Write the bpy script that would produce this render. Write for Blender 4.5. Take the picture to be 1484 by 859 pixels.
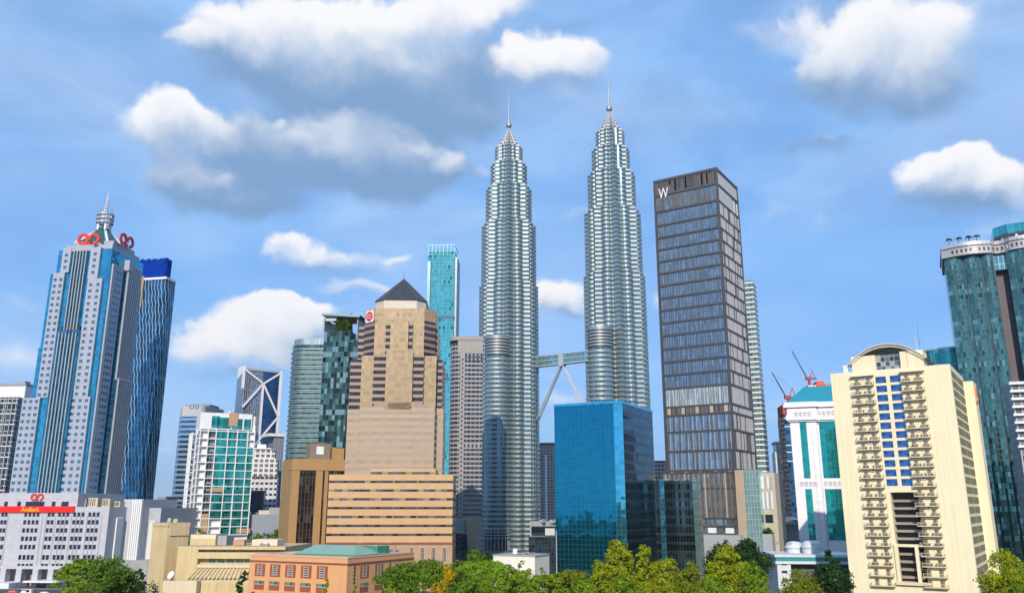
import bpy, math, random
from math import radians as R, sin, cos, tan, pi, floor
from mathutils import Vector, Matrix
random.seed(7)
for o in list(bpy.data.objects): bpy.data.objects.remove(o)
SC = bpy.context.scene
COL = SC.collection
# ------------------------------------------------------------------ camera
F = 1200.0; TH = R(14.27); HC = 36.0; U0, V0 = 742.0, 429.5
cam = bpy.data.objects.new('camera', bpy.data.cameras.new('camera')); COL.objects.link(cam)
cam.location = (0, 0, HC); cam.rotation_euler = (pi/2 + TH, 0, 0)
cam.data.sensor_width = 36; cam.data.lens = F/1484*36
cam.data.clip_start = 1; cam.data.clip_end = 60000
SC.camera = cam
# ------------------------------------------------------------------ exposure
SC.view_settings.view_transform = 'Standard'
try: SC.view_settings.look = 'None'
except Exception: pass
SC.view_settings.exposure = 0.08
SC.view_settings.gamma = 1
# ------------------------------------------------------------------ sun
SUN_AZ = R(-8); SUN_EL = R(27)          # azimuth measured from straight behind the camera, minus = from the left
sd = Vector((sin(SUN_AZ)*cos(SUN_EL), -cos(SUN_AZ)*cos(SUN_EL), sin(SUN_EL)))   # towards the sun
sl = bpy.data.lights.new('sun', 'SUN'); sl.energy = 4.2; sl.angle = R(0.6); sl.color = (1.0, 0.88, 0.72)
so = bpy.data.objects.new('sun', sl); COL.objects.link(so)
so.rotation_euler = sd.to_track_quat('Z', 'Y').to_euler(); so.location = sd*900
# ------------------------------------------------------------------ node helper
class NT:
    def __init__(s, tree): s.t = tree; s.nodes = tree.nodes; s.links = tree.links
    def put(s, sock, v):
        if v is None: return
        if isinstance(v, bpy.types.NodeSocket): s.links.new(v, sock)
        else:
            if isinstance(v, (tuple, list)) and len(v) == 3 and sock.type == 'RGBA': v = (*v, 1)
            sock.default_value = v
    def n(s, typ, props=None, **ins):
        nd = s.nodes.new(typ)
        for k, v in (props or {}).items(): setattr(nd, k, v)
        for k, v in ins.items():
            key = int(k[1:]) if k[0] == 'i' and k[1:].isdigit() else k.replace('_', ' ')
            s.put(nd.inputs[key], v)
        return nd
    def m(s, op, a, b=None, c=None, clamp=False):
        nd = s.n('ShaderNodeMath', {'operation': op, 'use_clamp': clamp}, i0=a, i1=b, i2=c); return nd.outputs[0]
    def vm(s, op, a, b=None, scale=None):
        nd = s.n('ShaderNodeVectorMath', {'operation': op}, i0=a, i1=b)
        if scale is not None: s.put(nd.inputs['Scale'], scale)
        return nd.outputs['Value'] if op in ('LENGTH', 'DOT_PRODUCT') else nd.outputs[0]
    def mix(s, f, a, b, blend='MIX'):
        nd = s.n('ShaderNodeMix', {'data_type': 'RGBA', 'blend_type': blend})
        s.put(nd.inputs[0], f); s.put(nd.inputs[6], a); s.put(nd.inputs[7], b); return nd.outputs[2]
    def mixf(s, f, a, b):
        nd = s.n('ShaderNodeMix', {'data_type': 'FLOAT'})
        s.put(nd.inputs[0], f); s.put(nd.inputs[2], a); s.put(nd.inputs[3], b); return nd.outputs[0]
    def ramp(s, v, a, b, c=0.0, d=1.0, smooth=True):
        nd = s.n('ShaderNodeMapRange', {'interpolation_type': 'SMOOTHSTEP' if smooth else 'LINEAR', 'clamp': True}, i0=v, i1=a, i2=b, i3=c, i4=d)
        return nd.outputs[0]
    def noise(s, vec, scale, detail=3, rough=.5, dist=0, dim='3D'):
        return s.n('ShaderNodeTexNoise', {'noise_dimensions': dim}, Vector=vec, Scale=scale, Detail=detail, Roughness=rough, Distortion=dist)
# ------------------------------------------------------------------ projection helpers (pixels of the photograph -> points of the place)
def P(u, v, Y):
    t = (V0 - v)/F; k = (cos(TH) - t*sin(TH)); d = Y/k
    return Vector(((u - U0)/F*d, Y, HC + d*(sin(TH) + t*cos(TH))))
def dir_px(u, v):
    p = P(u, v, 1.0) - Vector((0, 0, HC)); p.normalize(); return p
def azel(u, v):
    d = dir_px(u, v); return math.atan2(d.x, d.y), math.asin(d.z)
# ------------------------------------------------------------------ world: Nishita sky with scattered cumulus
W_STR = 0.10
world = bpy.data.worlds.new('World'); SC.world = world; world.use_nodes = True
wt = NT(world.node_tree); wt.nodes.clear()
wo = wt.n('ShaderNodeOutputWorld')
sky = wt.n('ShaderNodeTexSky', {'sky_type': 'NISHITA', 'sun_disc': False, 'sun_elevation': SUN_EL, 'altitude': 0.0, 'air_density': 1.0, 'dust_density': 0.3, 'ozone_density': 3.0})
sky.sun_rotation = math.atan2(sd.x, sd.y)
tc = wt.n('ShaderNodeTexCoord')
sx = wt.n('ShaderNodeSeparateXYZ', Vector=tc.outputs['Generated'])
az = wt.m('ARCTAN2', sx.outputs[0], wt.m('ABSOLUTE', sx.outputs[1]))
el = wt.m('ARCSINE', sx.outputs[2])
pae = wt.n('ShaderNodeCombineXYZ', X=az, Y=el).outputs[0]
d1 = wt.noise(pae, 7.0, 4, .55); d2 = wt.noise(pae, 22.0, 4, .6)
pd = wt.vm('ADD', pae, wt.vm('SCALE', wt.vm('SUBTRACT', d1.outputs[1], (.5, .5, .5)), scale=.085))
pd = wt.vm('ADD', pd, wt.vm('SCALE', wt.vm('SUBTRACT', d2.outputs[1], (.5, .5, .5)), scale=.026))
pd = wt.vm('MULTIPLY', pd, (1, 1, 0))
WHITE = [(330,42,75,34,1),(430,22,110,44,1),(540,28,120,46,1),(650,22,95,40,1),(712,18,55,34,.9),(290,60,50,18,.8),
 (235,172,55,36,1),(205,190,50,30,.8),(272,168,40,26,1),(300,192,45,22,.7),
 (470,160,46,17,.9),(505,172,34,20,.8),(580,180,40,17,.7),(652,236,18,24,1),(405,161,14,9,.8),(325,256,16,9,.5),(620,205,30,14,.4),
 (797,92,62,34,1),(756,98,38,24,1),(842,98,36,28,.9),(690,160,50,28,.35),(825,150,40,20,.3),(828,296,36,18,.42),(700,245,22,14,.35),
 (440,366,52,22,.75),(520,370,66,20,.65),(410,350,30,16,.7),(582,372,20,10,.6),(490,414,42,13,.65),(548,420,38,12,.7),
 (400,464,76,28,1.1),(430,450,50,18,1),(362,488,64,30,1.1),(446,475,38,28,.9),(288,496,46,24,.9),(335,518,80,22,.9),(400,515,46,20,.8),(260,520,30,16,.5),
 (20,436,44,14,.4),(18,505,60,26,.5),(70,520,50,16,.3),(238,630,24,12,.45),(815,426,42,21,1.05),(792,430,26,24,.9),(818,578,40,20,.7),(798,546,30,12,.4),(945,436,14,28,.8),
 (1180,32,90,46,.75),(1290,36,100,56,.9),(1235,72,110,46,.75),(1372,56,56,44,.8),(1345,105,66,38,.5),(1110,25,60,30,.4),
 (1392,252,76,32,1.1),(1345,256,50,28,1),(1440,250,52,30,1.1),(1400,236,46,22,1),(1114,304,28,18,.35),(1180,325,18,20,.3),(1440,334,60,14,.4),(1120,594,50,26,.55),(1215,490,60,16,.2),(1480,300,40,40,.3)]
GREY = [(430,98,120,44,.8),(540,112,120,50,.9),(610,134,95,46,.8),(350,80,60,25,.4),(660,150,60,34,.45),(680,90,60,30,.4),
 (372,196,60,38,.9),(430,216,95,42,1),(520,226,112,46,1),(600,238,66,40,.9),(318,270,92,30,.75),(385,290,46,17,.7),(270,246,48,28,.6),(250,208,60,20,.35),
 (800,124,60,20,.35),(470,386,70,14,.35),(420,500,60,15,.5),(340,545,76,12,.4),(1180,108,86,30,.55),(1290,122,110,36,.65),(1360,140,66,32,.5),
 (1195,211,50,17,.5),(1135,215,22,12,.4),(1362,290,70,24,.55),(1425,290,66,20,.5),(815,440,44,9,.3)]
def cloud_field(lst):
    tot = None; ht = None
    for (u, v, ru, rv, w) in lst:
        a, e = azel(u, v); a2, _ = azel(u + ru, v); _, e2 = azel(u, v - rv)
        q = wt.vm('MULTIPLY', wt.vm('SUBTRACT', pd, (a, e, 0)), (1/max(abs(a2-a), 1e-3), 1/max(abs(e2-e), 1e-3), 0))
        f = wt.ramp(wt.vm('LENGTH', q), 1.6, 0.0, 0, w)
        y_ = wt.m('MULTIPLY', f, wt.vm('DOT_PRODUCT', q, (-.25, 1, 0)))
        tot = f if tot is None else wt.m('ADD', tot, f)
        ht = y_ if ht is None else wt.m('ADD', ht, y_)
    return tot, ht
(fw, hw_), (fg, hg_) = cloud_field(WHITE), cloud_field([(u, v+4, ru*1.15, rv*1.18, w*1.45) for u, v, ru, rv, w in GREY])
tot = wt.m('ADD', fw, fg)
hgt = wt.m('DIVIDE', wt.m('ADD', hw_, hg_), wt.m('ADD', tot, .05))
n1 = wt.noise(pd, 13.0, 8, .6, .2).outputs[0]
n1b = wt.noise(wt.vm('ADD', pd, (-.006, .016, 0)), 13.0, 4, .5, .2).outputs[0]
nd = wt.m('SUBTRACT', n1, .5)
amp = wt.ramp(hgt, -.5, .5, .45, 2.0)                 # billowing tops, soft bases
gate = wt.m('MINIMUM', wt.m('MULTIPLY', tot, 1.8), 1.0)
body = wt.m('ADD', tot, wt.m('MULTIPLY', wt.m('MULTIPLY', nd, amp), gate))
dens = wt.ramp(body, wt.ramp(hgt, -.4, .4, .02, .22), wt.ramp(hgt, -.4, .4, 1.35, 1.0))
relief = wt.m('MULTIPLY', wt.m('SUBTRACT', n1, n1b), .75)
wfrac = wt.m('DIVIDE', fw, wt.m('ADD', tot, .05))
lown = wt.m('MULTIPLY', wt.m('SUBTRACT', wt.noise(pd, 6.0, 3, .5).outputs[0], .5), .9)
wsum = wt.m('ADD', wt.m('ADD', wfrac, relief), wt.m('ADD', lown, wt.m('MULTIPLY', hgt, .62)))
wfrac = wt.ramp(wsum, -.15, 1.15)
CW = (9.3, 9.3, 9.6); CG = (2.15, 3.65, 6.1); CM = (5.6, 6.5, 8.0)
ccol = wt.mix(wt.ramp(wfrac, .5, 1, 0, 1, False), wt.mix(wt.ramp(wfrac, 0, .5, 0, 1, False), CG, CM), CW)
# thin veil of high cloud that mottles the blue
vv = wt.vm('MULTIPLY', pae, (2.2, 5.5, 1))
veil = wt.noise(vv, 2.0, 5, .55, .6).outputs[0]
veil = wt.ramp(veil, .30, .75, .6, .95)
veilc = wt.mix(wt.ramp(wt.noise(vv, 1.1, 3, .5, .4).outputs[0], .35, .7), (2.7, 5.3, 9.6), (4.6, 6.7, 9.8))
skyc = wt.mix(1.0, sky.outputs[0], (.80, 1.0, 1.32), 'MULTIPLY')
hs = wt.n('ShaderNodeHueSaturation', Saturation=1.1, Value=1.0, Color=skyc)
skyv = wt.mix(veil, hs.outputs[0], veilc)
bg = wt.n('ShaderNodeBackground', Color=wt.mix(dens, skyv, ccol), Strength=W_STR)
wt.links.new(bg.outputs[0], wo.inputs[0])
# ------------------------------------------------------------------ materials
def newmat(name):
    m = bpy.data.materials.new(name); m.use_nodes = True
    t = NT(m.node_tree); return m, t, t.nodes['Principled BSDF']
def mat(name, col, rough=.7, metal=0., var=.12, scale=.25, streak=0., spec=.5, panel=None, pcol=.75):
    """plain surface: base colour with blotches, optional rain streaks, optional panel joints (w,h)"""
    m, t, b = newmat(name)
    g = t.n('ShaderNodeTexCoord').outputs['Object']
    a = t.noise(g, scale, 4, .6).outputs[0]; f = t.noise(g, scale*9, 3, .6).outputs[0]
    k = t.m('ADD', t.m('MULTIPLY', a, .65), t.m('MULTIPLY', f, .35))
    k = t.ramp(k, .3, .7, 1-var, 1+var, False)
    if streak:
        s_ = t.noise(t.vm('MULTIPLY', g, (1.3, 1.3, .05)), 1.0, 4, .6).outputs[0]
        k = t.m('MULTIPLY', k, t.ramp(s_, .42, .75, 1.0, 1-streak, False))
    if panel:
        uv = t.n('ShaderNodeSeparateXYZ', Vector=t.n('ShaderNodeUVMap').outputs[0])
        fu = t.m('FRACT', t.m('DIVIDE', uv.outputs[0], panel[0])); fv = t.m('FRACT', t.m('DIVIDE', uv.outputs[1], panel[1]))
        jt = t.m('MAXIMUM', t.m('LESS_THAN', fu, .09/panel[0]*1.0), t.m('LESS_THAN', fv, .09/panel[1]*1.0))
        cell = t.n('ShaderNodeCombineXYZ', X=t.m('FLOOR', t.m('DIVIDE', uv.outputs[0], panel[0])), Y=t.m('FLOOR', t.m('DIVIDE', uv.outputs[1], panel[1]))).outputs[0]
        wn = t.n('ShaderNodeTexWhiteNoise', {'noise_dimensions': '2D'}, Vector=cell).outputs[0]
        k = t.m('MULTIPLY', k, t.ramp(wn, 0, 1, .94, 1.04, False))
        k = t.m('MULTIPLY', k, t.mixf(jt, 1.0, pcol))
    c = t.vm('SCALE', (col[0], col[1], col[2]), scale=k)
    t.put(b.inputs['Base Color'], c); b.inputs['Roughness'].default_value = rough; b.inputs['Metallic'].default_value = metal
    b.inputs['Specular IOR Level'].default_value = spec
    return m
def facade(name, pw, ph, glass, frame, mw=.08, mh=.1, span=0., spancol=None, metal=.85, rough=.05, var=.3, tilt=.01, wave=0., wscale=.25,
           dark=.0, fmetal=0., frough=.5, srough=.45, smetal=0., bright=None, brp=.0):
    """curtain wall: glass panes pw x ph metres, mullions, spandrel band; every pane tilts a little on its own"""
    m, t, b = newmat(name)
    uvv = t.n('ShaderNodeUVMap').outputs[0]
    uv = t.n('ShaderNodeSeparateXYZ', Vector=uvv)
    cu = t.m('DIVIDE', uv.outputs[0], pw); cv = t.m('DIVIDE', uv.outputs[1], ph)
    fu, fv = t.m('FRACT', cu), t.m('FRACT', cv)
    cell = t.n('ShaderNodeCombineXYZ', X=t.m('FLOOR', cu), Y=t.m('FLOOR', cv)).outputs[0]
    wn = t.n('ShaderNodeTexWhiteNoise', {'noise_dimensions': '2D'}, Vector=cell)
    r_, rc = wn.outputs['Value'], wn.outputs['Color']
    mul = t.m('MAXIMUM', t.m('LESS_THAN', fu, mw/pw), t.m('LESS_THAN', fv, mh/ph))
    gc = t.vm('SCALE', tuple(glass), scale=t.ramp(r_, 0, 1, 1-var, 1+var, False))
    if dark:
        w2 = t.n('ShaderNodeTexWhiteNoise', {'noise_dimensions': '2D'}, Vector=t.vm('ADD', cell, (37.3, 11.9, 0))).outputs[0]
        gc = t.vm('SCALE', gc, scale=t.mixf(t.m('LESS_THAN', w2, dark), 1.0, .35))
    if bright:
        w3 = t.n('ShaderNodeTexWhiteNoise', {'noise_dimensions': '2D'}, Vector=t.vm('ADD', cell, (7.7, 91.2, 0))).outputs[0]
        gc = t.mix(t.m('LESS_THAN', w3, brp), gc, bright)
    col, met, rou = gc, metal, rough
    if span:
        sm = t.m('GREATER_THAN', fv, 1 - span/ph)
        col = t.mix(sm, col, spancol or frame); met = t.mixf(sm, met, smetal); rou = t.mixf(sm, rou, srough)
    col = t.mix(mul, col, frame); met = t.mixf(mul, met, fmetal); rou = t.mixf(mul, rou, frough)
    t.put(b.inputs['Base Color'], col); t.put(b.inputs['Metallic'], met); t.put(b.inputs['Roughness'], rou)
    nrm = t.n('ShaderNodeNewGeometry').outputs['Normal']
    nn = t.vm('ADD', nrm, t.vm('SCALE', t.vm('SUBTRACT', rc, (.5, .5, .5)), scale=tilt*2))
    if wave:
        g = t.n('ShaderNodeTexCoord').outputs['Object']
        wv = t.noise(g, wscale, 3, .55).outputs[1]
        nn = t.vm('ADD', nn, t.vm('SCALE', t.vm('SUBTRACT', wv, (.5, .5, .5)), scale=wave*2))
    t.put(b.inputs['Normal'], t.vm('NORMALIZE', nn))
    return m
def leafmat(name, col, tr=.35):
    m, t, b = newmat(name)
    g = t.n('ShaderNodeTexCoord').outputs['Object']
    k = t.ramp(t.noise(g, .45, 3, .6).outputs[0], .3, .7, .72, 1.3, False)
    k2 = t.ramp(t.noise(g, 3.0, 2, .6).outputs[0], .25, .75, .75, 1.25, False)
    c = t.vm('SCALE', tuple(col), scale=t.m('MULTIPLY', k, k2))
    d = t.n('ShaderNodeBsdfDiffuse', Color=c); tl = t.n('ShaderNodeBsdfTranslucent', Color=t.vm('MULTIPLY', c, (1.2, 1.25, .6)))
    mx = t.n('ShaderNodeMixShader', i0=tr); t.links.new(d.outputs[0], mx.inputs[1]); t.links.new(tl.outputs[0], mx.inputs[2])
    t.links.new(mx.outputs[0], t.nodes['Material Output'].inputs[0]); return m
# ------------------------------------------------------------------ mesh builder
class MB:
    def __init__(s): s.v = []; s.f = []; s.mi = []; s.uv = []; s.sm = []; s.mats = []; s.T = None
    def m(s, mt):
        if mt not in s.mats: s.mats.append(mt)
        return s.mats.index(mt)
    def face(s, pts, mt, uvs=None, smooth=False):
        i = len(s.v)
        for p in pts:
            p = Vector(p); s.v.append(s.T @ p if s.T else p)
        s.f.append(tuple(range(i, i+len(pts)))); s.mi.append(s.m(mt)); s.sm.append(smooth)
        s.uv.append(uvs if uvs else [(p[0], p[1]) for p in pts])
    def wall(s, p, q, z0, z1, mt, u0=0.):
        L = math.hypot(q[0]-p[0], q[1]-p[1])
        s.face([(p[0],p[1],z0),(q[0],q[1],z0),(q[0],q[1],z1),(p[0],p[1],z1)], mt, [(u0,z0),(u0+L,z0),(u0+L,z1),(u0,z1)]); return u0+L
    def prism(s, poly, z0, z1, mt, top=None, acc=False, bottom=True, skip=()):
        u = 0.
        n = len(poly)
        for i in range(n):
            if i in skip: continue
            p, q = poly[i], poly[(i+1) % n]
            e = s.wall(p, q, z0, z1, mt, u)
            if acc: u = e
        s.face([(x, y, z1) for x, y in poly], top or mt)
        if bottom: s.face([(x, y, z0) for x, y in reversed(poly)], top or mt)
    def box(s, x0, x1, y0, y1, z0, z1, mt, top=None, bottom=True):
        s.prism([(x0,y0),(x1,y0),(x1,y1),(x0,y1)], z0, z1, mt, top, bottom=bottom)
    def frust(s, p0, z0, p1, z1, mt, top=None, smooth=False):
        n = len(p0)
        for i in range(n):
            a, b, c, d = p0[i], p0[(i+1)%n], p1[(i+1)%n], p1[i]
            L = math.hypot(b[0]-a[0], b[1]-a[1])
            s.face([(*a,z0),(*b,z0),(*c,z1),(*d,z1)], mt, [(0,z0),(L,z0),(L,z1),(0,z1)], smooth)
        if top: s.face([(x,y,z1) for x,y in p1], top)
    def grid(s, rings, mt, closed=True, smooth=True):
        """rings: list of equal-length point lists, joined with shared vertices"""
        i0 = len(s.v); n = len(rings[0])
        for r in rings:
            for p in r:
                p = Vector(p); s.v.append(s.T @ p if s.T else p)
        for a in range(len(rings)-1):
            u = 0.
            for j in range(n if closed else n-1):
                k = (j+1) % n
                s.f.append((i0+a*n+j, i0+a*n+k, i0+(a+1)*n+k, i0+(a+1)*n+j)); s.mi.append(s.m(mt)); s.sm.append(smooth)
                L = (Vector(rings[a][k])-Vector(rings[a][j])).length
                za, zb = rings[a][j][2], rings[a+1][j][2]
                s.uv.append([(u,za),(u+L,za),(u+L,zb),(u,zb)]); u += L
    def tube(s, p, q, r0, r1, mt, n=8, cap=True):
        p, q = Vector(p), Vector(q); d = (q-p).normalized()
        a = d.orthogonal().normalized(); b = d.cross(a)
        R0 = [p + (a*cos(2*pi*i/n) + b*sin(2*pi*i/n))*r0 for i in range(n)]
        R1 = [q + (a*cos(2*pi*i/n) + b*sin(2*pi*i/n))*r1 for i in range(n)]
        s.grid([R0, R1], mt)
        if cap: s.face(R1, mt); s.face(R0[::-1], mt)
    def beam(s, p, q, w, h, mt):
        p, q = Vector(p), Vector(q); d = (q-p).normalized(); up = Vector((0,0,1))
        if abs(d.z) > .99: up = Vector((0,1,0))
        a = d.cross(up).normalized()*w/2; b = a.cross(d).normalized()*h/2
        c = [-a-b, a-b, a+b, -a+b]
        A = [p+x for x in c]; B = [q+x for x in c]; L = (q-p).length
        for i in range(4): s.face([A[i],B[i],B[(i+1)%4],A[(i+1)%4]][::-1], mt, [(0,0),(0,L),(w,L),(w,0)])
        s.face(A, mt); s.face(B[::-1], mt)
    def lathe(s, prof, mt, n=24, c=(0,0), smooth=True, cap=True):
        rings = [[(c[0]+r*cos(2*pi*i/n), c[1]+r*sin(2*pi*i/n), z) for i in range(n)] for r, z in prof]
        s.grid(rings, mt, True, smooth)
        if cap: s.face(rings[-1], mt); s.face(rings[0][::-1], mt)
    def mesh(s, name):
        me = bpy.data.meshes.new(name)
        me.from_pydata([tuple(p) for p in s.v], [], s.f)
        for mt in s.mats: me.materials.append(mt)
        me.polygons.foreach_set('material_index', s.mi); me.polygons.foreach_set('use_smooth', s.sm)
        ul = me.uv_layers.new(name='UVMap')
        ul.data.foreach_set('uv', [c for f in s.uv for p in f for c in p])
        me.update(); return me
    def cut(s, name, parent=None, label=None):
        o = link(name, s.mesh(name), parent, label); s.__init__(); return o
    def obj(s, name, parent=None, label=None):
        return link(name, s.mesh(name), parent, label)
def link(name, me, parent=None, label=None, loc=None, rz=0):
    o = bpy.data.objects.new(name, me); COL.objects.link(o)
    if parent: o.parent = parent
    if label: o['label'] = label
    if loc is not None: o.location = loc
    if rz: o.rotation_euler = (0, 0, rz)
    return o
def tag(o, label, cat, group=None):
    o['label'] = label; o['category'] = cat
    if group: o['group'] = group
    return o
def thing(name, label, cat, loc=(0,0,0), rz=0, group=None):
    return tag(link(name, None, None, None, loc, rz), label, cat, group)
def struct(name, mb):
    o = mb.obj(name); o['kind'] = 'structure'; return o
def children(o): return [c for c in bpy.data.objects if c.parent == o]
def copy_tree(o, parent=None):
    c = o.copy(); COL.objects.link(c); c.parent = parent
    for ch in children(o): copy_tree(ch, c)
    return c
class Site:
    """a corner of a building seen at pixel (u,v) at distance Y, its front turned al degrees to the left"""
    def __init__(s, u, v, Y, al):
        p = P(u, v, Y); s.o = Vector((p.x, p.y, 0)); s.H = p.z; s.a = R(al)
        s.dx = (cos(s.a), -sin(s.a)); s.dy = (sin(s.a), cos(s.a))
    def w(s, x, y): return s.o.x + x*s.dx[0] + y*s.dy[0], s.o.y + x*s.dx[1] + y*s.dy[1]
    def z(s, v, x=0, y=0):
        Y = s.w(x, y)[1]; t = (V0-v)/F; return HC + Y*(sin(TH)+t*cos(TH))/(cos(TH)-t*sin(TH))
    def _s(s, base, d, u, z):
        k = (u-U0)/F; return (k*(cos(TH)*base[1] + sin(TH)*(z-HC)) - base[0])/(d[0] - k*cos(TH)*d[1])
    def x(s, u, v, y=0):
        L = 0; b = s.w(0, y)
        for _ in range(8): L = s._s(b, s.dx, u, s.z(v, L, y))
        return L
    def y(s, u, v, x=0):
        L = 0; b = s.w(x, 0)
        for _ in range(8): L = s._s(b, s.dy, u, s.z(v, x, L))
        return L
    def thing(s, name, label, cat, group=None): return thing(name, label, cat, s.o, -s.a, group)
# ------------------------------------------------------------------ windows: one mesh per size, one object per window
_wm = {}
def win_mesh(w, h, pane, frame, nx=1, ny=1, fw=.12, depth=.12, name='window'):
    key = (round(w,2), round(h,2), pane.name, frame.name, nx, ny)
    if key in _wm: return _wm[key]
    b = MB(); win_into(b, 0, 0, 0, w, h, pane, frame, nx, ny, fw, depth)
    _wm[key] = b.mesh(name); return _wm[key]
def win_into(b, x, y, z, w, h, pane, frame, nx=1, ny=1, fw=.12, depth=.12):
    b.face([(x-w/2,y-depth*.4,z-h/2),(x+w/2,y-depth*.4,z-h/2),(x+w/2,y-depth*.4,z+h/2),(x-w/2,y-depth*.4,z+h/2)], pane, [(0,0),(w,0),(w,h),(0,h)])
    for i in range(nx+1):
        xx = x - w/2 + w*i/nx; f = fw if i in (0, nx) else fw*.6
        b.box(xx-f/2, xx+f/2, y-depth, y-.002, z-h/2-fw/2, z+h/2+fw/2, frame)
    for j in range(ny+1):
        zz = z - h/2 + h*j/ny; f = fw if j in (0, ny) else fw*.6
        b.box(x-w/2+fw/2, x+w/2-fw/2, y-depth+.01, y-.004, zz-f/2, zz+f/2, frame)
def windows(root, items, pane, frame, nx=1, ny=1, name='window', cap=100, fw=.12, depth=.12, label=None):
    """items: (x,y,z,w,h,rot) in the building's axes; rot 0 faces the front, 90 the right side"""
    M = Matrix.Translation(root.location) @ Matrix.Rotation(root.rotation_euler.z, 4, 'Z')
    cl = Vector((0, 0, HC))
    items = sorted(items, key=lambda t: -t[3]*t[4]/((M @ Vector(t[:3]) - cl).length_squared))
    for (x, y, z, w, h, r) in items[:cap]:
        link(name, win_mesh(w, h, pane, frame, nx, ny, fw, depth, name), root, label, (x, y, z), R(r))
    if len(items) > cap:
        b = MB()
        for (x, y, z, w, h, r) in items[cap:]:
            b.T = Matrix.Translation((x, y, z)) @ Matrix.Rotation(R(r), 4, 'Z')
            win_into(b, 0, 0, 0, w, h, pane, frame, nx, ny, fw, depth)
        o = b.obj(name, root); o['kind'] = 'stuff'
def text(name, body, mt, parent, loc, size, depth=.15, rz=0, wscale=1.0, label=None, bold=0.0, width=None):
    cu = bpy.data.curves.new(name, 'FONT'); cu.body = body; cu.size = 1; cu.extrude = .01; cu.align_x = 'CENTER'; cu.align_y = 'CENTER'; cu.offset = bold
    to = bpy.data.objects.new(name, cu); COL.objects.link(to)
    dg = bpy.context.evaluated_depsgraph_get(); dg.update()
    me = bpy.data.meshes.new_from_object(to.evaluated_get(dg)); bpy.data.objects.remove(to)
    xs = [v.co.x for v in me.vertices]; ys = [v.co.y for v in me.vertices]
    sy = size/(max(ys)-min(ys)); sxx = sy*wscale if width is None else width/(max(xs)-min(xs)); cx = (max(xs)+min(xs))/2; cy = (max(ys)+min(ys))/2
    for v in me.vertices: v.co = Vector(((v.co.x-cx)*sxx, -depth if v.co.z > 0 else 0, (v.co.y-cy)*sy))
    me.materials.clear(); me.materials.append(mt); me.name = name
    return link(name, me, parent, label, loc, rz)
# ------------------------------------------------------------------ shared materials
steel = mat('brushed_steel', (.60,.62,.64), .3, .9, .06)
white_paint = mat('white_paint', (.74,.75,.77), .5, 0, .05, streak=.12)
grey_conc = mat('grey_concrete', (.33,.34,.36), .85, 0, .12, streak=.2)
dark_metal = mat('dark_metal', (.045,.05,.06), .45, .5)
dark_glass = facade('dark_glass', 1.6, 1.8, (.05,.09,.13), (.04,.045,.05), metal=.7, var=.4)
roof_grey = mat('roof_gravel', (.27,.27,.27), .95, 0, .2, .15)
red_paint = mat('red_paint', (.62,.03,.025), .45)
yellow_paint = mat('yellow_paint', (.85,.48,.02), .5)
tan_rust = mat('orange_formwork', (.70,.10,.03), .7, 0, .25)
# ------------------------------------------------------------------ ground, road, far hills, the wooded slope behind the camera
g_grass = mat('mown_grass', (.05,.085,.025), .95, 0, .35, .02)
g_asph = mat('asphalt', (.055,.055,.058), .9, 0, .2, .1)
g_pave = mat('concrete_paving', (.34,.33,.31), .9, 0, .15, .2)
g_city = mat('city_ground', (.07,.075,.06), .95, 0, .35, .01)
g_hill = mat('forested_hill', (.02,.035,.018), .95, 0, .5, .01)
b = MB(); b.face([(-9500,-1200,0),(9500,-1200,0),(9500,11500,0),(-9500,11500,0)], g_city); struct('ground', b)
b = MB(); b.face([(-60,150,.004),(130,150,.004),(150,330,.004),(-70,330,.004)], g_grass); struct('lawn', b)
b = MB(); b.face([(-420,378,.008),(-135,378,.008),(-135,398,.008),(-420,398,.008)], g_asph)
for i in range(24): b.face([(-415+i*12,387.8,.012),(-411+i*12,387.8,.012),(-411+i*12,388.1,.012),(-415+i*12,388.1,.012)], white_paint)
struct('road', b)
b = MB(); b.box(-420,-135,398,399.6,0,.13,g_pave); struct('pavement', b)
def ridge(name, x0, x1, y, seed, hs, depth, mt, n=90, m=10):
    rnd = random.Random(seed); ph = [rnd.uniform(0, 6.3) for _ in range(8)]
    b = MB(); rings = []
    for j in range(m+1):
        t = j/m; row = []
        for i in range(n+1):
            s_ = i/n; x = x0+(x1-x0)*s_
            h = hs*(.55+.25*sin(5*s_+ph[0])+.18*sin(13*s_+ph[1])+.10*sin(31*s_+ph[2])+.05*sin(70*s_+ph[3]))
            h *= sin(pi*min(max(t,0),1))**.8
            row.append((x, y+depth*(t-.5)+60*sin(9*s_+ph[4]), h + (rnd.uniform(-1,1)*hs*.02 if 0 < j < m else -.5)))
        rings.append(row)
    b.grid(rings, mt, False, True); struct(name, b)
ridge('hills', -9300, 9300, 9600, 3, 175, 2600, g_hill)
ridge('wooded_slope', -900, 900, -420, 5, 38, 420, g_hill, 140, 14)
# ================================================================== TWIN STEEL TOWERS
glass_pet = facade('ribbon_glass', 1.4, 4.2, (.09,.21,.23), (.24,.28,.29), mw=.2, mh=.01, metal=.75, rough=.1, var=.35, tilt=.012)
steel_pet = mat('tower_steel', (.33,.37,.385), .48, .5, .10, .08)
steel_dull = mat('spire_steel', (.42,.40,.42), .42, .6, .10)
def petro_poly(Rr, n=14, c=.79, rho=.155):
    pts = []
    N = 16*n//2*1
    for i in range(N):
        ph = 2*pi*i/N
        def sq(off):
            a = (ph-off) % (pi/2) - pi/4
            return cos(pi/4)/cos(a)
        r = max(sq(0), sq(pi/4))
        dl = (ph - pi/8) % (pi/4); dl = dl if dl < pi/8 else dl - pi/4
        if abs(c*sin(dl)) < rho: r = max(r, c*cos(dl) + math.sqrt(rho*rho - (c*sin(dl))**2))
        pts.append((Rr*r*cos(ph), Rr*r*sin(ph)))
    return pts
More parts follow.
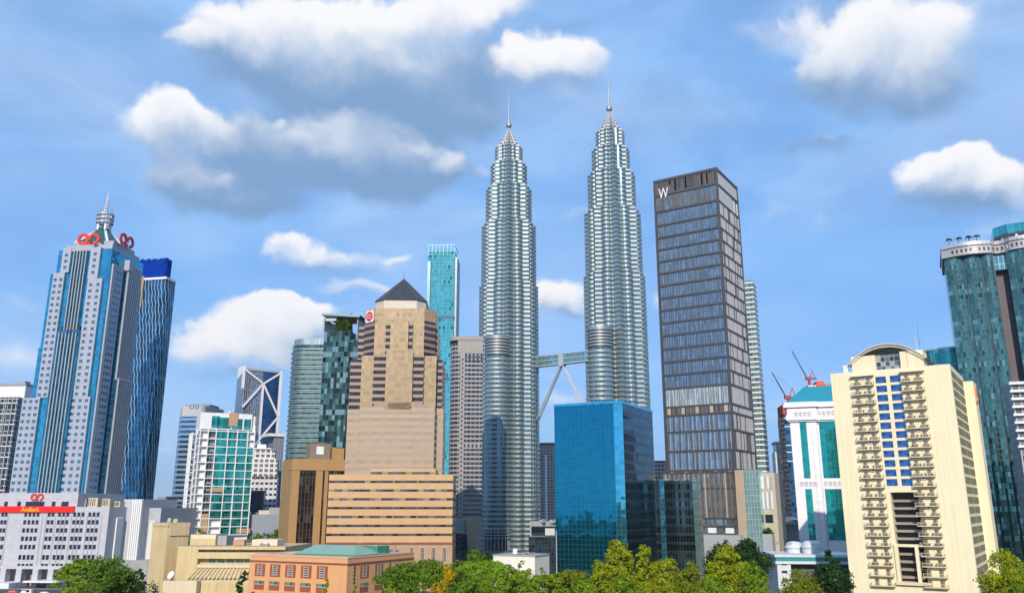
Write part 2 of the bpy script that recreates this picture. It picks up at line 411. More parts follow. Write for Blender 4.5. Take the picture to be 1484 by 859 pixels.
def ring_floor(b, polyf, Rr, z0, fh, sp, proud=.5):
    po, pi_ = polyf(Rr+proud), polyf(Rr)
    f3 = lambda pl, z: [(x, y, z) for x, y in pl]
    b.grid([f3(pi_, z0), f3(po, z0+.05)], steel_pet, True, False)
    b.grid([f3(po, z0+.05), f3(po, z0+sp)], steel_pet, True, False)
    b.grid([f3(po, z0+sp), f3(pi_, z0+sp+.3)], steel_pet, True, False)
    b.grid([f3(pi_, z0+sp+.3), f3(pi_, z0+fh)], glass_pet, True, False)
def petronas(u, vtip, label, bu0, bu1, bvt, uw0, uw1, vw, proto=None):
    # distance from the real 452 m height
    t = (V0-vtip)/F; Y = (452-HC)/((sin(TH)+t*cos(TH))/(cos(TH)-t*sin(TH)))
    s = Site(u, vtip, Y, 0)
    root = s.thing('twin_tower', label, 'tower', 'twin steel towers')
    return s, root, Y
sL, petL, YL = petronas(737.5, 132, 'left of the two spired steel skyscrapers, standing open down to its base', 0,0,0,0,0,0)
sR, petR, YR = petronas(881, 106, 'right of the two spired steel skyscrapers, behind the bright blue block', 0,0,0,0,0,0)
Rw = lambda s, half, v: half/F*(s.o.y*cos(TH)+(s.z(v)-HC)*sin(TH))
R0 = Rw(sL, 43.0, 480)
zt = [sL.z(v) for v in (417, 330, 277, 242.5, 217.5)]        # tops of the tiers on the left tower
tiers = [(0, zt[0], R0), (zt[0], zt[1], Rw(sL, 39.3, 370)), (zt[1], zt[2], Rw(sL, 33.0, 300)), (zt[2], zt[3], Rw(sL, 26.2, 260)), (zt[3], zt[4], Rw(sL, 19.8, 230))]
FH = 4.15
for k, (z0, z1, r) in enumerate(tiers):
    b = MB(); z = z0
    nfl = max(1, round((z1-z0)/FH)); fh = (z1-z0)/nfl
    for i in range(nfl): ring_floor(b, petro_poly, r, z0+i*fh, fh, 1.75)
    pl = petro_poly(r+.6); b.prism(pl, z1, z1+1.0, steel_pet, roof_grey)
    b.obj('shaft' if k == 0 else 'upper_tier', petL)
# pinnacle: stepped rings, then ball and mast
zb = sL.z(182); zc = sL.z(190.5); zm = sL.z(132)
b = MB(); zp = [sL.z(v) for v in (217.5, 209.5, 204, 199.5, 195.5, 192, 189.5)]; rp = [Rw(sL, h, 210) for h in (15.0, 11.6, 9.0, 6.6, 4.4, 2.6)]
for i in range(6):
    p1 = petro_poly(rp[i], 10); p2 = petro_poly(rp[i]*.86, 10)
    h = zp[i+1]-zp[i]
    b.frust(p1, zp[i], p2, zp[i]+h*.80, steel_dull); b.prism(petro_poly(rp[i]*.96, 10), zp[i]+h*.80, zp[i]+h, steel_pet)
    for j in range(16):
        a = 2*pi*j/16; q = rp[i]*.98
        b.tube((q*cos(a), q*sin(a), zp[i]), (q*.86*cos(a), q*.86*sin(a), zp[i]+h*1.25), .22, .14, steel_pet, 5)
b.obj('pinnacle', petL)
b = MB(); b.tube((0,0,zp[6]-1), (0,0,zb-2), .9, .8, steel_pet, 10)
rb = Rw(sL, 4.2, 182)
for k in range(13):
    a0, a1 = -pi/2+pi*k/13, -pi/2+pi*(k+1)/13
    b.lathe([(rb*cos(a0)*1.0+.01, zb+rb*sin(a0)), (rb*cos((a0+a1)/2)*1.06+.01, zb+rb*sin((a0+a1)/2)), (rb*cos(a1)+.01, zb+rb*sin(a1))], steel_dull, 20, cap=False)
b.obj('ball', petL)
b = MB(); b.tube((0,0,zb+rb*.8), (0,0,zb+(zm-zb)*.55), 1.0, .55, steel_pet, 10); b.tube((0,0,zb+(zm-zb)*.55), (0,0,zm-1.6), .5, .16, steel_pet, 8)
b.lathe([(.05,zm-1.7),(.8,zm-.85),(.05,zm)], steel_dull, 10); b.obj('mast', petL)
for ch in children(petL):
    c = ch.copy(); COL.objects.link(c); c.parent = petR
# annexes (bustles)
def bustle(s, root, u0, u1, vt, nl=6):
    d = 26.0; Yc = s.o.y - 24
    pc = P((u0+u1)/2, vt, Yc); k = (Yc*cos(TH)+(pc.z-HC)*sin(TH))/F
    r = (u1-u0)/2*k*.97; ztop = pc.z
    cx, cy = pc.x - s.o.x, Yc - s.o.y
    def circ(rr, n=56): return [(cx+rr*cos(2*pi*i/n), cy+rr*sin(2*pi*i/n)) for i in range(n)]
    b = MB(); zl = ztop - 17
    z0 = 17.0
    nfl = round((zl-z0)/FH); fh = (zl-z0)/nfl
    for i in range(nfl): ring_floor(b, circ, r, z0+i*fh, fh, 1.75)
    for i in range(nl):
        h = (ztop-zl)/nl; b.prism(circ(r+.15), zl+i*h, zl+i*h+h*.5, dark_metal, acc=True); b.prism(circ(r+.5), zl+i*h+h*.5, zl+i*h+h, steel_pet, roof_grey)
    b.prism(circ(r+.9), ztop, ztop+1.2, steel_pet, roof_grey)
    b.lathe([(r-1.2,-.2),(r-1.2,z0)], dark_glass, 40, (cx,cy), True, False)
    for i in range(22):
        a = 2*pi*i/22; b.tube((cx+r*cos(a),cy+r*sin(a),-.2), (cx+r*cos(a),cy+r*sin(a),z0), .5, .5, steel_pet, 8)
    for i in range(4): b.prism(circ(r+1.2-.1*i), z0-1.2+i*2.6-6, z0-.4+i*2.6-6, steel_pet)
    b.obj('annex', root)
bustle(sL, petL, 702.5, 740, 491); bustle(sR, petR, 851, 888, 478)
# bridge
bm_gl = facade('bridge_glass', 2.0, 4.6, (.13,.34,.36), (.5,.56,.58), mw=.22, mh=.25, metal=.7, rough=.08)
lt_metal = mat('pale_metal', (.55,.60,.63), .4, .5)
pA = P(776, 521.5, YL-6); pB = P(857, 518.5, YR-4); zA = (pA.z+pB.z)/2
dv = Vector((pB.x-pA.x, pB.y-pA.y, 0)); Lb = dv.length; ang = math.atan2(dv.y, dv.x)
bridge = thing('skybridge', 'two-storey glazed footbridge joining the twin steel towers, propped on splayed legs', 'bridge', (pA.x, pA.y, zA-4.6), ang)
b = MB(); b.box(0, Lb, -2.4, 2.4, .4, 8.6, bm_gl, lt_metal); b.obj('glazed_deck', bridge)
b = MB()
for z_ in (-.5, 4.1, 8.6): b.box(-1, Lb+1, -2.9, 2.9, z_, z_+(1.0 if z_ != 4.1 else .7), lt_metal)
b.obj('deck_frame', bridge); b = MB(); b.box(Lb*.49-2.2, Lb*.49+2.2, -3.1, 3.1, -2.2, 10.2, lt_metal); b.obj('centre_pier', bridge)
for sx_, ux, vx in ((-1, 777, 613), (1, 846, 591)):
    pe = P(ux, vx, (YL if sx_ < 0 else YR)-4)
    rel = Matrix.Rotation(-ang, 4, 'Z') @ (pe - Vector((pA.x, pA.y, zA-4.6)))
    for dy in (-1.5, 1.5):
        b = MB(); b.tube((Lb*.49+sx_*1.0, dy, -1.5), (rel.x, rel.y+dy*1.6, rel.z), .72, .72, lt_metal, 10); b.obj('leg', bridge)
# ================================================================== BROWN TOWER WITH RANDOM FINS
w_glass = facade('hotel_blue_glass', 1.5, 3.4, (.22,.33,.44), (.09,.10,.12), mw=.10, mh=.14, metal=.8, rough=.06, var=.22, tilt=.006, wave=.003)
w_brown = mat('bronze_fins', (.125,.115,.115), .5, .3, .12)
w_band = mat('floor_band', (.07,.068,.075), .5, .3)
w_fin_l = mat('pale_side_fins', (.48,.48,.50), .45, .4, .1)
w_pale = facade('pale_louvre_glass', 1.2, 3.4, (.50,.56,.55), (.25,.23,.21), mw=.16, mh=.1, metal=.55, rough=.15, var=.25)
w_stone = mat('podium_stone', (.42,.33,.24), .7, 0, .08)
s = Site(1037, 243, 450, 33); W = -s.x(949, 262); D = s.y(1066, 268)
wt_ = s.thing('fin_tower', 'tall brown-finned tower with a white letter W at its crown', 'skyscraper')
zg = s.z(772); H = s.H
b = MB(); b.prism([(-W,0),(0,0),(0,D),(-W,D)], 0, H-9, w_glass, roof_grey); b.obj('curtain_wall', wt_)
vb = [243, 266.5, 283, 291] + [311.5 + 18.35*i for i in range(14)] + [565, 592, 606]
cornx = lambda v: v
vb = [243, 266.5, 290.5, 311, 329.3, 347, 365, 383, 401.5, 420, 438.5, 457.5, 476.5, 496.5, 516.3, 536, 556.4, 584.5, 597, 622, 651, 680, 706]
zs = [s.z(v) for v in vb]
b = MB()
for i, z_ in enumerate(zs):
    b.box(-W-.7, .7, -.7, D+.7, z_-(1.6 if i == 0 else .55), z_+.55 if i else z_, w_band)
for (x, y) in ((0.3,-.3),(-W-.3,-.3),(.3,D+.3)): b.box(x-.55,x+.55,y-.55,y+.55,0,H,w_band)
b.obj('floor_bands', wt_)
bf, bs, bc = MB(), MB(), MB(); rnd = random.Random(4)
for i in range(len(zs)-1):
    zt_, zb_ = zs[i]-.55, zs[i+1]+.55
    if i < 2:        # crown: open louvres
        n = 46
        for k in range(n):
            x = -W + W*(k+.5)/n
            if rnd.random() < .86: bc.box(x-.22, x+.22, -.35, .35, zb_, zt_, w_brown)
            if rnd.random() < .35: bc.box(x-.5, x+.5, -.05, .05, zb_, zt_-rnd.choice((0,2,4)), w_brown)
        n = 30
        for k in range(n):
            y = D*(k+.5)/n
            if not (k > 21 and i == 1 and rnd.random() < .5): bc.box(-.35, .35, y-.25, y+.25, zb_, zt_, w_fin_l)
        continue
    n = 27 if i < 17 else 12
    for k in range(n):
        x = -W + W*(k+.5)/n + rnd.uniform(-.25,.25)*(W/n)
        wd = (rnd.choice((.14,.2,.3)) if i < 17 else rnd.choice((.5,.7)))
        bf.box(x-wd/2, x+wd/2, -.55, -.002, zb_, zt_, w_brown)
        if i >= 17: bf.box(x+W/n*.4-.12, x+W/n*.4+.12, -.4, -.002, zb_, zt_, w_fin_l)
    n = 24
    for k in range(n):
        y = D*(k+.5)/n + rnd.uniform(-.2,.2)*(D/n); wd = rnd.choice((.25,.35,.5))
        bs.box(.002, .55, y-wd/2, y+wd/2, zb_, zt_, w_fin_l if rnd.random() < .8 else w_brown)
bf.obj('front_fins', wt_); bs.obj('side_fins', wt_); bc.obj('crown_screen', wt_)
b = MB()
for zi, zj, pal in ((16,17,True),(17,18,False),(21,22,False)):
    z1_, z0_ = zs[zi]-.55, zs[zj]+.55; n = 13
    if pal: b.face([(-W+1,-.25,z0_),(-1,-.25,z0_),(-1,-.25,z1_),(-W+1,-.25,z1_)], w_pale, [(0,0),(W,0),(W,z1_-z0_),(0,z1_-z0_)])
    else:
        for k in range(n):
            x = -W+1.2+(W-2.4)*(k+.5)/n
            b.box(x-(W/n)*.33, x+(W/n)*.33, -.6, -.3, z0_, z1_, w_brown if k % 3 else w_stone); b.box(x+(W/n)*.33, x+(W/n)*.5, -.34,-.26, z0_, z1_, dark_metal)
    b.cut('mechanical_louvres', wt_)
text('letter_sign', 'W', white_paint, wt_, (s.x(962.5,281)+0, -.75, s.z(281, s.x(962.5,281))), 6.6, .5, width=6.2)
# podium of that tower: glass bay, stone frame, pale glass blade, base wall
pod = s.thing('hotel_podium', 'stone framed podium with a pale turquoise glass blade at the foot of the brown-finned tower', 'building')
zt1 = s.z(683); x0 = s.x(1001, 740); pyl = s.x(1004, 800, -6)
b = MB(); b.box(-W-2, 3.0, -3, D, 0, zt1, facade('bronze_bay_glass', 1.2, 3.0, (.26,.32,.36), (.16,.13,.11), mw=.14, mh=.12, metal=.75, rough=.08, var=.35, tilt=.01, wave=.004), roof_grey); b.obj('glazed_bay', pod)
w_bz = mat('bronze_pier', (.22,.165,.125), .5, .3)
b = MB(); rnd = random.Random(9)
zq = [zt1, s.z(706,0,-3), s.z(750,0,-3), s.z(762,0,-3), s.z(776,0,-3)]
for z_ in zq: b.box(-W-2.4, 3.4, -3.5, D+.4, z_-.7, z_+.1, w_band)
for k in range(15):
    x = -W-1.5+(W+4)*(k+.5)/15; b.box(x-.32, x+.32, -3.9, -3.002, zq[2], zt1-.7, w_stone if k%4==0 else w_bz); b.box(x+.9,x+1.2,-3.5,-3.002,zq[2],zt1-.7,w_brown)
for k in range(4):
    x = -W+1+(W)*(k+.5)/4; b2 = MB(); b2.box(x-2.2,x+2.2,-3.8,-3.003, zq[3]-3.6, zq[3]-.9, white_paint); b2.obj('white_panel', pod)
b.obj('bay_frame', pod)
b = MB(); xe = s.x(1079, 720, -4.5); b.box(s.x(1067,720,-4.5), xe, -4.5, 2, 0, zt1+.6, w_stone); b.obj('stone_pier', pod)
bl_gl = facade('turquoise_blade', 1.6, 3.0, (.42,.68,.70), (.6,.72,.72), mw=.08, mh=.08, metal=.6, rough=.1, var=.12)
b = MB(); b.box(xe+.05, s.x(1101,720,-4.6), -4.6, 3, 2, s.z(681,0,-4.6), bl_gl); b.obj('glass_blade', pod)
xb1 = s.x(1100,740,1); xb2 = s.x(1126,740,1)
pb = mat('beige_panel', (.50,.44,.35), .7)
b = MB(); b.box(xb1, xb2, 1, 16, 0, s.z(685,xb1,1), pb, roof_grey); b.obj('side_block', pod)
b = MB(); zz = lambda v: s.z(v, xb1, 1)
for v1, v2, n in ((690,708,5),(713,737,6)):
    for k in range(n):
        x = xb1+1+(xb2-xb1-2.5)*(k+.5)/n; b.box(x-.5,x+.5,.8,.998,zz(v2),zz(v1),white_paint if k%2 else w_fin_l)
        b.cut('facade_panel', pod)
b.box(xb1+3, xb1+7, .85, .997, zz(757), zz(745), dark_glass); b.cut('window', pod); b.box(xb1, xb2-2, -.6, .996, zz(770)-.3, zz(770)+.5, pb)
b.obj('planted_ledge', pod)
gw = mat('base_wall', (.36,.39,.42), .8, 0, .06)
b = MB(); b.box(-W+3, xe-2, -9, -4.7, 0, s.z(775,0,-9), gw, roof_grey); b.cut('base_wall', pod); b.box(xe+.5, xb2-2, -4, .95, 0, s.z(773,xb1,-4), gw, roof_grey); b.obj('base_wall', pod)
# ================================================================== BRIGHT BLUE GLASS BLOCK
bb_front = facade('bright_blue_glass', 1.9, 1.95, (.011,.225,.365), (.011,.165,.265), mw=.06, mh=.06, metal=.95, rough=.03, var=.08, tilt=.0025, wave=.020, wscale=.2)
bb_side = facade('dark_blue_glass', 1.9, 3.9, (.03,.09,.14), (.02,.035,.05), mw=.12, mh=.12, span=1.1, spancol=(.03,.06,.08), metal=.9, rough=.05, var=.35, tilt=.003, wave=.012, smetal=.6, srough=.2)
bb_corner = facade('pale_blue_glass', 1.9, 1.95, (.10,.52,.72), (.03,.2,.3), mw=.08, mh=.08, metal=.95, rough=.03, var=.15, tilt=.006, wave=.012, wscale=.35)
s = Site(899, 583, 340, 28); W = -s.x(803, 589.5); D = s.y(945, 592)
bb = s.thing('glass_block', 'bright blue mirrored office block with a dark right side', 'office building')
c = 2.4
b = MB(); b.wall((-W,0),(-c*1.3,0),0,s.H,bb_front); b.wall((0,c),(0,D),0,s.H,bb_side); b.wall((0,D),(-W,D),0,s.H,bb_side); b.wall((-W,D),(-W,0),0,s.H,bb_side)
b.face([(-W,0,s.H),(-c*1.3,0,s.H),(0,c,s.H),(0,D,s.H),(-W,D,s.H)], roof_grey); b.obj('curtain_wall', bb)
b = MB(); b.wall((-c*1.3,0),(0,c),0,s.H,bb_corner); b.obj('chamfered_corner', bb)
b = MB(); pl = [(-W-.15,-.15),(-c*1.3+.05,-.15),(.15,c-.05),(.15,D+.15),(-W-.15,D+.15)]; b.prism(pl, s.H-.1, s.H+.9, bb_corner, roof_grey); b.obj('parapet', bb)
# smaller dark block beside it
s = Site(962.5, 696, 372, 22)
db = s.thing('dark_glass_block', 'low near-black glass block with a thin pale blue strip, right of the bright blue block', 'office building')
W = -s.x(944, 697); D2 = s.x(1003, 698)
dk = facade('black_green_glass', 1.6, 3.6, (.05,.10,.12), (.03,.045,.05), mw=.1, mh=.1, span=.9, spancol=(.035,.06,.07), metal=.9, rough=.05, var=.45, tilt=.006, wave=.006, smetal=.6, srough=.2)
n = 10; arc = [(D2*i/n, -1.6*sin(pi*i/n)) for i in range(n+1)]
b = MB(); b.prism([(-W,0)]+arc+[(D2,22),(-W,22)], 0, s.H, dk, roof_grey); b.obj('curtain_wall', db)
b = MB(); b.box(-2.0, -.1, -.5, .3, 0, s.H+.5, facade('strip_glass', 1.9, 1.9, (.12,.42,.55), (.05,.2,.28), metal=.95, var=.2, tilt=.01)); b.obj('corner_strip', db)
# ================================================================== PYRAMID TOPPED BUFF TOWER
bf_gold = facade('gold_glass_bands', 1.5, 3.3, (.74,.47,.19), (.30,.2,.14), mw=.05, mh=.03, span=1.55, spancol=(.34,.22,.15), metal=.75, rough=.12, var=.18, tilt=.02, wave=.010, wscale=.2, srough=.4)
bf_dark = facade('stone_dark_bands', 1.5, 3.3, (.045,.05,.06), (.30,.2,.14), mw=.04, mh=.02, span=1.45, spancol=(.31,.205,.145), metal=.6, rough=.08, var=.35, tilt=.01, srough=.5)
bf_pale = facade('pale_reflective_bands', 3.0, 3.3, (.56,.40,.26), (.40,.28,.2), mw=.03, mh=.05, span=1.55, spancol=(.46,.32,.22), metal=.6, rough=.14, var=.08, tilt=.010, wave=.014, wscale=.15, smetal=.25, srough=.25)
bf_pod = facade('podium_bands', 2.6, 3.9, (.12,.11,.12), (.40,.27,.18), mw=.05, mh=.06, span=2.75, spancol=(.54,.335,.165), metal=.7, rough=.1, var=.6, tilt=.02, wave=.008, srough=.5, bright=(.5,.35,.15), brp=.12)
bf_stone = mat('buff_stone', (.42,.27,.165), .6, 0, .06, panel=(2.6,1.95), pcol=.86)
slate = facade('slate_roof_panels', 2.2, 2.2, (.045,.045,.05), (.10,.09,.085), mw=.12, mh=.12, metal=.3, rough=.4, var=.25)
drum = mat('drum_panel', (.52,.47,.39), .5)
s = Site(578, 690, 400, -2)
bt = s.thing('pyramid_tower', 'stepped buff stone tower crowned by a dark glass pyramid', 'skyscraper')
X = lambda u, v, y=0: s.x(u, v, y); Zv = lambda v, x=0, y=0: s.z(v, x, y)
z515, z587, z690, z441 = Zv(514), Zv(587), Zv(690), Zv(443)
def box_u(b, u0, u1, v, y0, y1, z0, z1, mt, top=None): b.box(X(u0,v,y0), X(u1,v,y0), y0, y1, z0, z1, mt, top or roof_grey)
b = MB()
box_u(b, 507, 641, 552, 7, 40, z587-30, Zv(521,0,7), bf_dark)       # outer wings
b.cut('wing', bt); box_u(b, 501, 523, 650, 6, 30, 0, Zv(592), bf_pale); b.cut('wing', bt); box_u(b, 623, 641.5, 650, 6, 30, 0, Zv(589), bf_pale); b.cut('wing', bt)
box_u(b, 523, 632, 552, 3.5, 42, z587-40, z515+.2, bf_gold)
b.obj('wing', bt)
b = MB(); box_u(b, 540.5, 613.5, 552, 1.6, 40, z587-2, z515+.6, bf_dark); b.obj('recessed_window_bay', bt)
b = MB(); box_u(b, 558.5, 597.5, 552, 0, 40, z587-2, Zv(507), bf_gold); b.obj('centre_bay', bt)
b = MB()                                                    # lower shaft: tall pale facets
for (u0,u1,y0,vt) in ((520,540,.5,588),(540,560,.2,585.5),(560,599,0,583),(599,616,.1,585.5),(616,629,.25,588)):
    b.box(X(u0,640,y0), X(u1,640,y0), y0, 40, 0, Zv(vt,0,y0), bf_pale, roof_grey)
b.obj('lower_shaft', bt)
# octagonal head
xa, xb = X(527,470,8), X(631,470,8); xc, xd = X(543.5,465,5), X(615,465,5)
b = MB()
x1_, x2_ = X(519,500,14), X(634,500,14); b.box(x1_, x2_, 14, 44, z515-1, Zv(474,0,14), bf_dark, roof_grey)
pl = [(xa,11),(xc,5.2),(xd,5.2),(xb,11),(xb,36),(xd,42),(xc,42),(xa,36)]
n_ = len(pl); zk = Zv(464,0,5)
for i in range(n_):
    p, q = pl[i], pl[(i+1)%n_]
    m_ = bf_gold if i == 1 else bf_dark
    b.wall(p, q, z515-.5, zk, m_); b.wall(p, q, zk, z441, bf_stone if i in (0, 2) else bf_gold)
b.face([(x,y,z441) for x, y in pl], roof_grey)
b.obj('octagonal_head', bt)
b = MB(); box_u(b, 558.5, 565.5, 490, 4.2, 10, z515-.5, Zv(468,0,4), bf_dark); b.cut('dark_window_strip', bt); box_u(b, 591.5, 598, 490, 4.2, 10, z515-.5, Zv(468,0,4), bf_dark); b.obj('dark_window_strip', bt)
b = MB(); box_u(b, 565.5, 591.5, 490, 3, 12, z515-.5, Zv(463,0,3), bf_gold); b.obj('head_bay', bt)
xm = (xa+xb)/2; ym = 23.5; zd0, zd1 = z441, Zv(434.5,0,8)
def octa(hw, hd, c): return [(xm-hw,ym-hd+c),(xm-hw+c,ym-hd),(xm+hw-c,ym-hd),(xm+hw,ym-hd+c),(xm+hw,ym+hd-c),(xm+hw-c,ym+hd),(xm-hw+c,ym+hd),(xm-hw,ym+hd-c)]
hw = (X(614.5,437,8)-X(541,437,8))/2
b = MB(); b.prism(octa(hw,15.2,4.5), zd0, zd1, drum); b.obj('drum', bt)
za = Zv(404.5, xm, ym); b = MB(); o1 = octa(hw+.5,15.7,4.6)
for i in range(8):
    p, q = o1[i], o1[(i+1)%8]; L = math.dist(p,q); sl_ = math.hypot(za-zd1, 15)
    b.face([(*p,zd1),(*q,zd1),(xm,ym,za)], slate, [(0,0),(L,0),(L/2,sl_)])
    b.tube((*p,zd1+.1), (xm,ym,za+.1), .22, .22, w_brown, 5)
b.tube((xm,ym,za-1), (xm,ym,za+4), .12, .05, dark_metal, 6)
b.obj('pyramid_roof', bt)
# red emblem on the left chamfer
em = bpy.data.objects.new('emblem', None)
pa, pb_ = Vector((*pl[0],0)), Vector((*pl[1],0)); mid = (pa+pb_)/2; ang_ = math.atan2(pb_.y-pa.y, pb_.x-pa.x)
b = MB(); zc_ = Zv(458.5,xa,8); q = 3.1
b.box(-q*.95, q*.95, -.3, -.02, -q, q, white_paint)
b.T = Matrix.Translation((0,-.32,0)) @ Matrix.Rotation(pi/2,4,'X')
b.lathe([(2.45,0),(2.45,.25)], red_paint, 24)
for zz_ in (-.8, 0, .8): b.box(-1.5,1.5,zz_-.14,zz_+.14,.26,.34,white_paint)
b.lathe([(.01,.36),(.55,.36),(.55,.4)], red_paint, 12)
e = b.obj('emblem', bt, 'round red emblem on a white square'); e.location = (mid.x, mid.y-.1, zc_); e.rotation_euler = (0,0,ang_)
# podium of the buff tower
pd_ = s.thing('banded_podium', 'broad buff podium ringed by thin dark window bands below the pyramid tower', 'building')
b = MB(); z786 = Zv(786,0,-9)
xs_ = [(474.5,494,-9.1),(494,535,-9.3),(535,570,-9.5),(570,605,-9.7),(605,630,-9.6),(630,656,-9.5)]
for u0,u1,y0 in xs_: b.box(X(u0,740,y0), X(u1,740,y0), y0, 38, z786, Zv(686,0,y0)+(2.2 if 494 < u0 < 630 else -.4), bf_pod, roof_grey)
b.obj('banded_storeys', pd_)
b = MB(); x0_, x1_ = X(474,790,-8), X(656,790,-8); b.box(x0_, x1_, -11.5, 38, 0, z786-.5, bf_stone); b.box(x0_-.3, x1_+.3, -11.9, 38.2, z786-.5, z786, mat('red_brown_trim', (.25,.08,.05), .7)); b.obj('ground_storeys', pd_)
lat_red = mat('red_brown_panel', (.30,.075,.045), .75); lat_w = mat('lattice_screen', (.52,.44,.36), .7); lat_d = mat('dark_opening', (.03,.028,.025), .6)
it = [(X(u,803,-11.5), -11.5, Zv(803,0,-11.5), 1.9, 6.0, 0) for u in (596,612,628,644)]
windows(pd_, it, lat_d, lat_w, 3, 6, fw=.22)
# ================================================================== BROWN OFFICE BLOCK left of the buff tower
br_gl = facade('bronze_black_glass', 1.7, 3.6, (.045,.035,.03), (.09,.07,.06), mw=.22, mh=.12, metal=.6, rough=.08, var=.6, tilt=.012, bright=(.12,.10,.09), brp=.12)
br_st = mat('ochre_concrete', (.40,.24,.10), .75, 0, .08, .1, streak=.18)
s = Site(425, 664, 418, -24)
bo = s.thing('ochre_office_block', 'ochre concrete office block with tall black window fields, left of the pyramid tower', 'office building')
Wd = s.x(502, 655); Dp = s.y(411, 668)
b = MB(); b.box(0, Wd, .6, abs(Dp), 0, s.H-7, br_gl, roof_grey); b.obj('window_field', bo)
b = MB(); zt_ = s.H
b.box(-.4, Wd+.4, -.6, abs(Dp)+.4, zt_-5.6, zt_, br_st, roof_grey); b.box(0, Wd+.1, 0, abs(Dp), zt_-7.4, zt_-5.6, br_gl); 
b.box(-.3, 3.6, -.3, abs(Dp)+.3, 0, zt_-5.65, br_st)
xw1, xw2 = s.x(456,720), s.x(466,720); b.box(xw1, xw2, -.3, 6, 0, zt_-5.65, br_st); b.box(s.x(469,720), s.x(474,720), -.3, 6, 0, zt_-5.65, br_st); b.box(s.x(478,720), Wd, -.2, 6, 0, zt_-17, br_st)
b.obj('concrete_frame', bo)
b = MB(); b.box(s.x(452,650), s.x(482,645), 4, 16, zt_, zt_+8, mat('penthouse_brown', (.22,.17,.13), .8), roof_grey); b.box(s.x(461,650), s.x(472,645), 3.6, 4.0, zt_+2.5, zt_+6.5, white_paint); b.cut('roof_plant_room', bo); b.box(s.x(484,650), Wd, 5, 18, zt_, zt_+6, br_st); b.obj('roof_plant_room', bo)
# ================================================================== LEFT TOWER WITH RED RINGS
am_gl = facade('azure_glass', 1.7, 1.75, (.05,.36,.56), (.03,.2,.3), mw=.08, mh=.08, metal=.85, rough=.05, var=.22, tilt=.01, wave=.006)
am_gl2 = facade('azure_dark_glass', 1.7, 3.5, (.04,.22,.35), (.02,.1,.16), mw=.1, mh=.3, metal=.85, rough=.06, var=.35, tilt=.012, wave=.006)
am_wall = mat('lilac_grey_panel', (.36,.39,.48), .55, 0, .05, panel=(1.75,1.75), pcol=.72)
am_rib = mat('grey_ribs', (.36,.38,.41), .5, .2, .06)
am_pane = facade('window_teal_pane', .9, 1.0, (.05,.22,.32), (.04,.12,.16), mw=.05, mh=.05, metal=.8, rough=.06, var=.2)
am_frame = mat('window_frame_grey', (.30,.32,.36), .5)
dk_frame = mat('window_frame_dark', (.07,.07,.08), .5)
Y_AM = 425
s = Site(163, 360, Y_AM, 7.5)
am = s.thing('ring_tower', 'tall lilac and azure tower with red ring emblems and a ringed mast', 'skyscraper')
H = s.H; RH = 3.42
Wt = -s.x(86, 361); z_s1 = s.z(393); z_s2 = s.z(500); z_s3 = s.z(575)
W1 = -s.x(72, 394); W2 = -s.x(53, 498); D = s.y(203, 372); D = max(D, 30)
b = MB()
b.box(-Wt, 0, 0, D, 0, H, am_gl, roof_grey); b.box(-W1, -Wt+.01, 1.0, D-1, 0, z_s1, am_gl, roof_grey); b.box(-W2, -W1+.01, 2.0, D-2, 0, z_s2, am_gl, roof_grey)
b.obj('glass_shaft', am)
uw = lambda u, v, y=0: s.x(u, v, y)
# white window columns: narrow high up, wider lower down
xl1 = uw(104, 372); xl0 = uw(92, 372); xr0 = uw(134, 360); xr1 = uw(148, 360)
cw = xr1-xr0
lx = (uw(72.5,440)+0.3, uw(89.5,440)); lb = (uw(15.5,712), uw(41,712)); rx = (uw(124.5,440), uw(146,440)-0.2); rb_ = (uw(87,712), uw(115.5,712))
b = MB()
cols = [(xl0,xl1,z_s1,H+1.2,1),(lx[0],lx[1],z_s3,z_s1,2),(lb[0],lb[1],0,z_s3,3),(xr0,xr1,z_s1-4,H+.8,1),(rx[0],rx[1],z_s3,z_s1-4,2),(rb_[0],rb_[1],0,z_s3,3)]
for (a0,a1,z0,z1,n) in cols: b.box(a0,a1,-1.0,6,z0,z1,am_wall); b.cut('window_column', am)
b.box(xl1-1, xr0+1, -.6, 3, H-1, H+2.4, am_wall)
b.obj('bay_lintel', am)
items = []
zf = s.z(712)
for (a0,a1,z0,z1,n) in cols:
    k = 0
    z = H-3
    while z > max(z0+1.2, zf):
        if z < z1-1.4:
            for i in range(n): items.append((a0+(a1-a0)*(i+.5)/n, -1.0, z, 1.75, 1.6, 0))
        z -= RH
# right face: window columns, ribbed piers
ra = [(D*.06, D*.30, 0, H-6, 3)]
b = MB(); b.box(-2, .9, D*.05, D*.36, 0, H-8, am_wall); b.cut('side_window_column', am); b.box(-2,.7,D*.86,D*.99,0,H-16,am_wall); b.obj('side_window_column', am)
z = H-12
while z > zf:
    for y in (.10,.18,.26): items.append((.9, D*(y+.03), z, 1.6, 1.5, 90))
    items.append((.7, D*.93, z, 1.6, 1.5, 90)); z -= RH
windows(am, items, am_pane, am_frame, 2, 1, cap=100, fw=.1, depth=.1)
b = MB()
xa_, xb_ = uw(108,400), uw(128,400)
xA, xB = xl1+1.2, xr0-1.6
b.box(xA, xB, -.5, -.003, 0, H-1.2, am_gl2)
for i in range(5):
    x = xA+(xB-xA)*(i+.5)/5; b.box(x-.24, x+.24, -1.3, -.5, 0, H-.6, am_rib)
zmid = s.z(478)
b.box(xA-1, xB+1, -1.2, -.52, zmid, zmid+2.4, dark_metal); b.box(xA-2.2, xB+2.2, -2.1, -.004, 0, zmid, am_gl2)
for i in range(6):
    x = xA-1.4+(xB-xA+2.8)*(i+.5)/6; b.box(x-.26, x+.26, -2.8, -2.1, 0, zmid-1.5, am_rib)
b.obj('ribbed_bay', am)
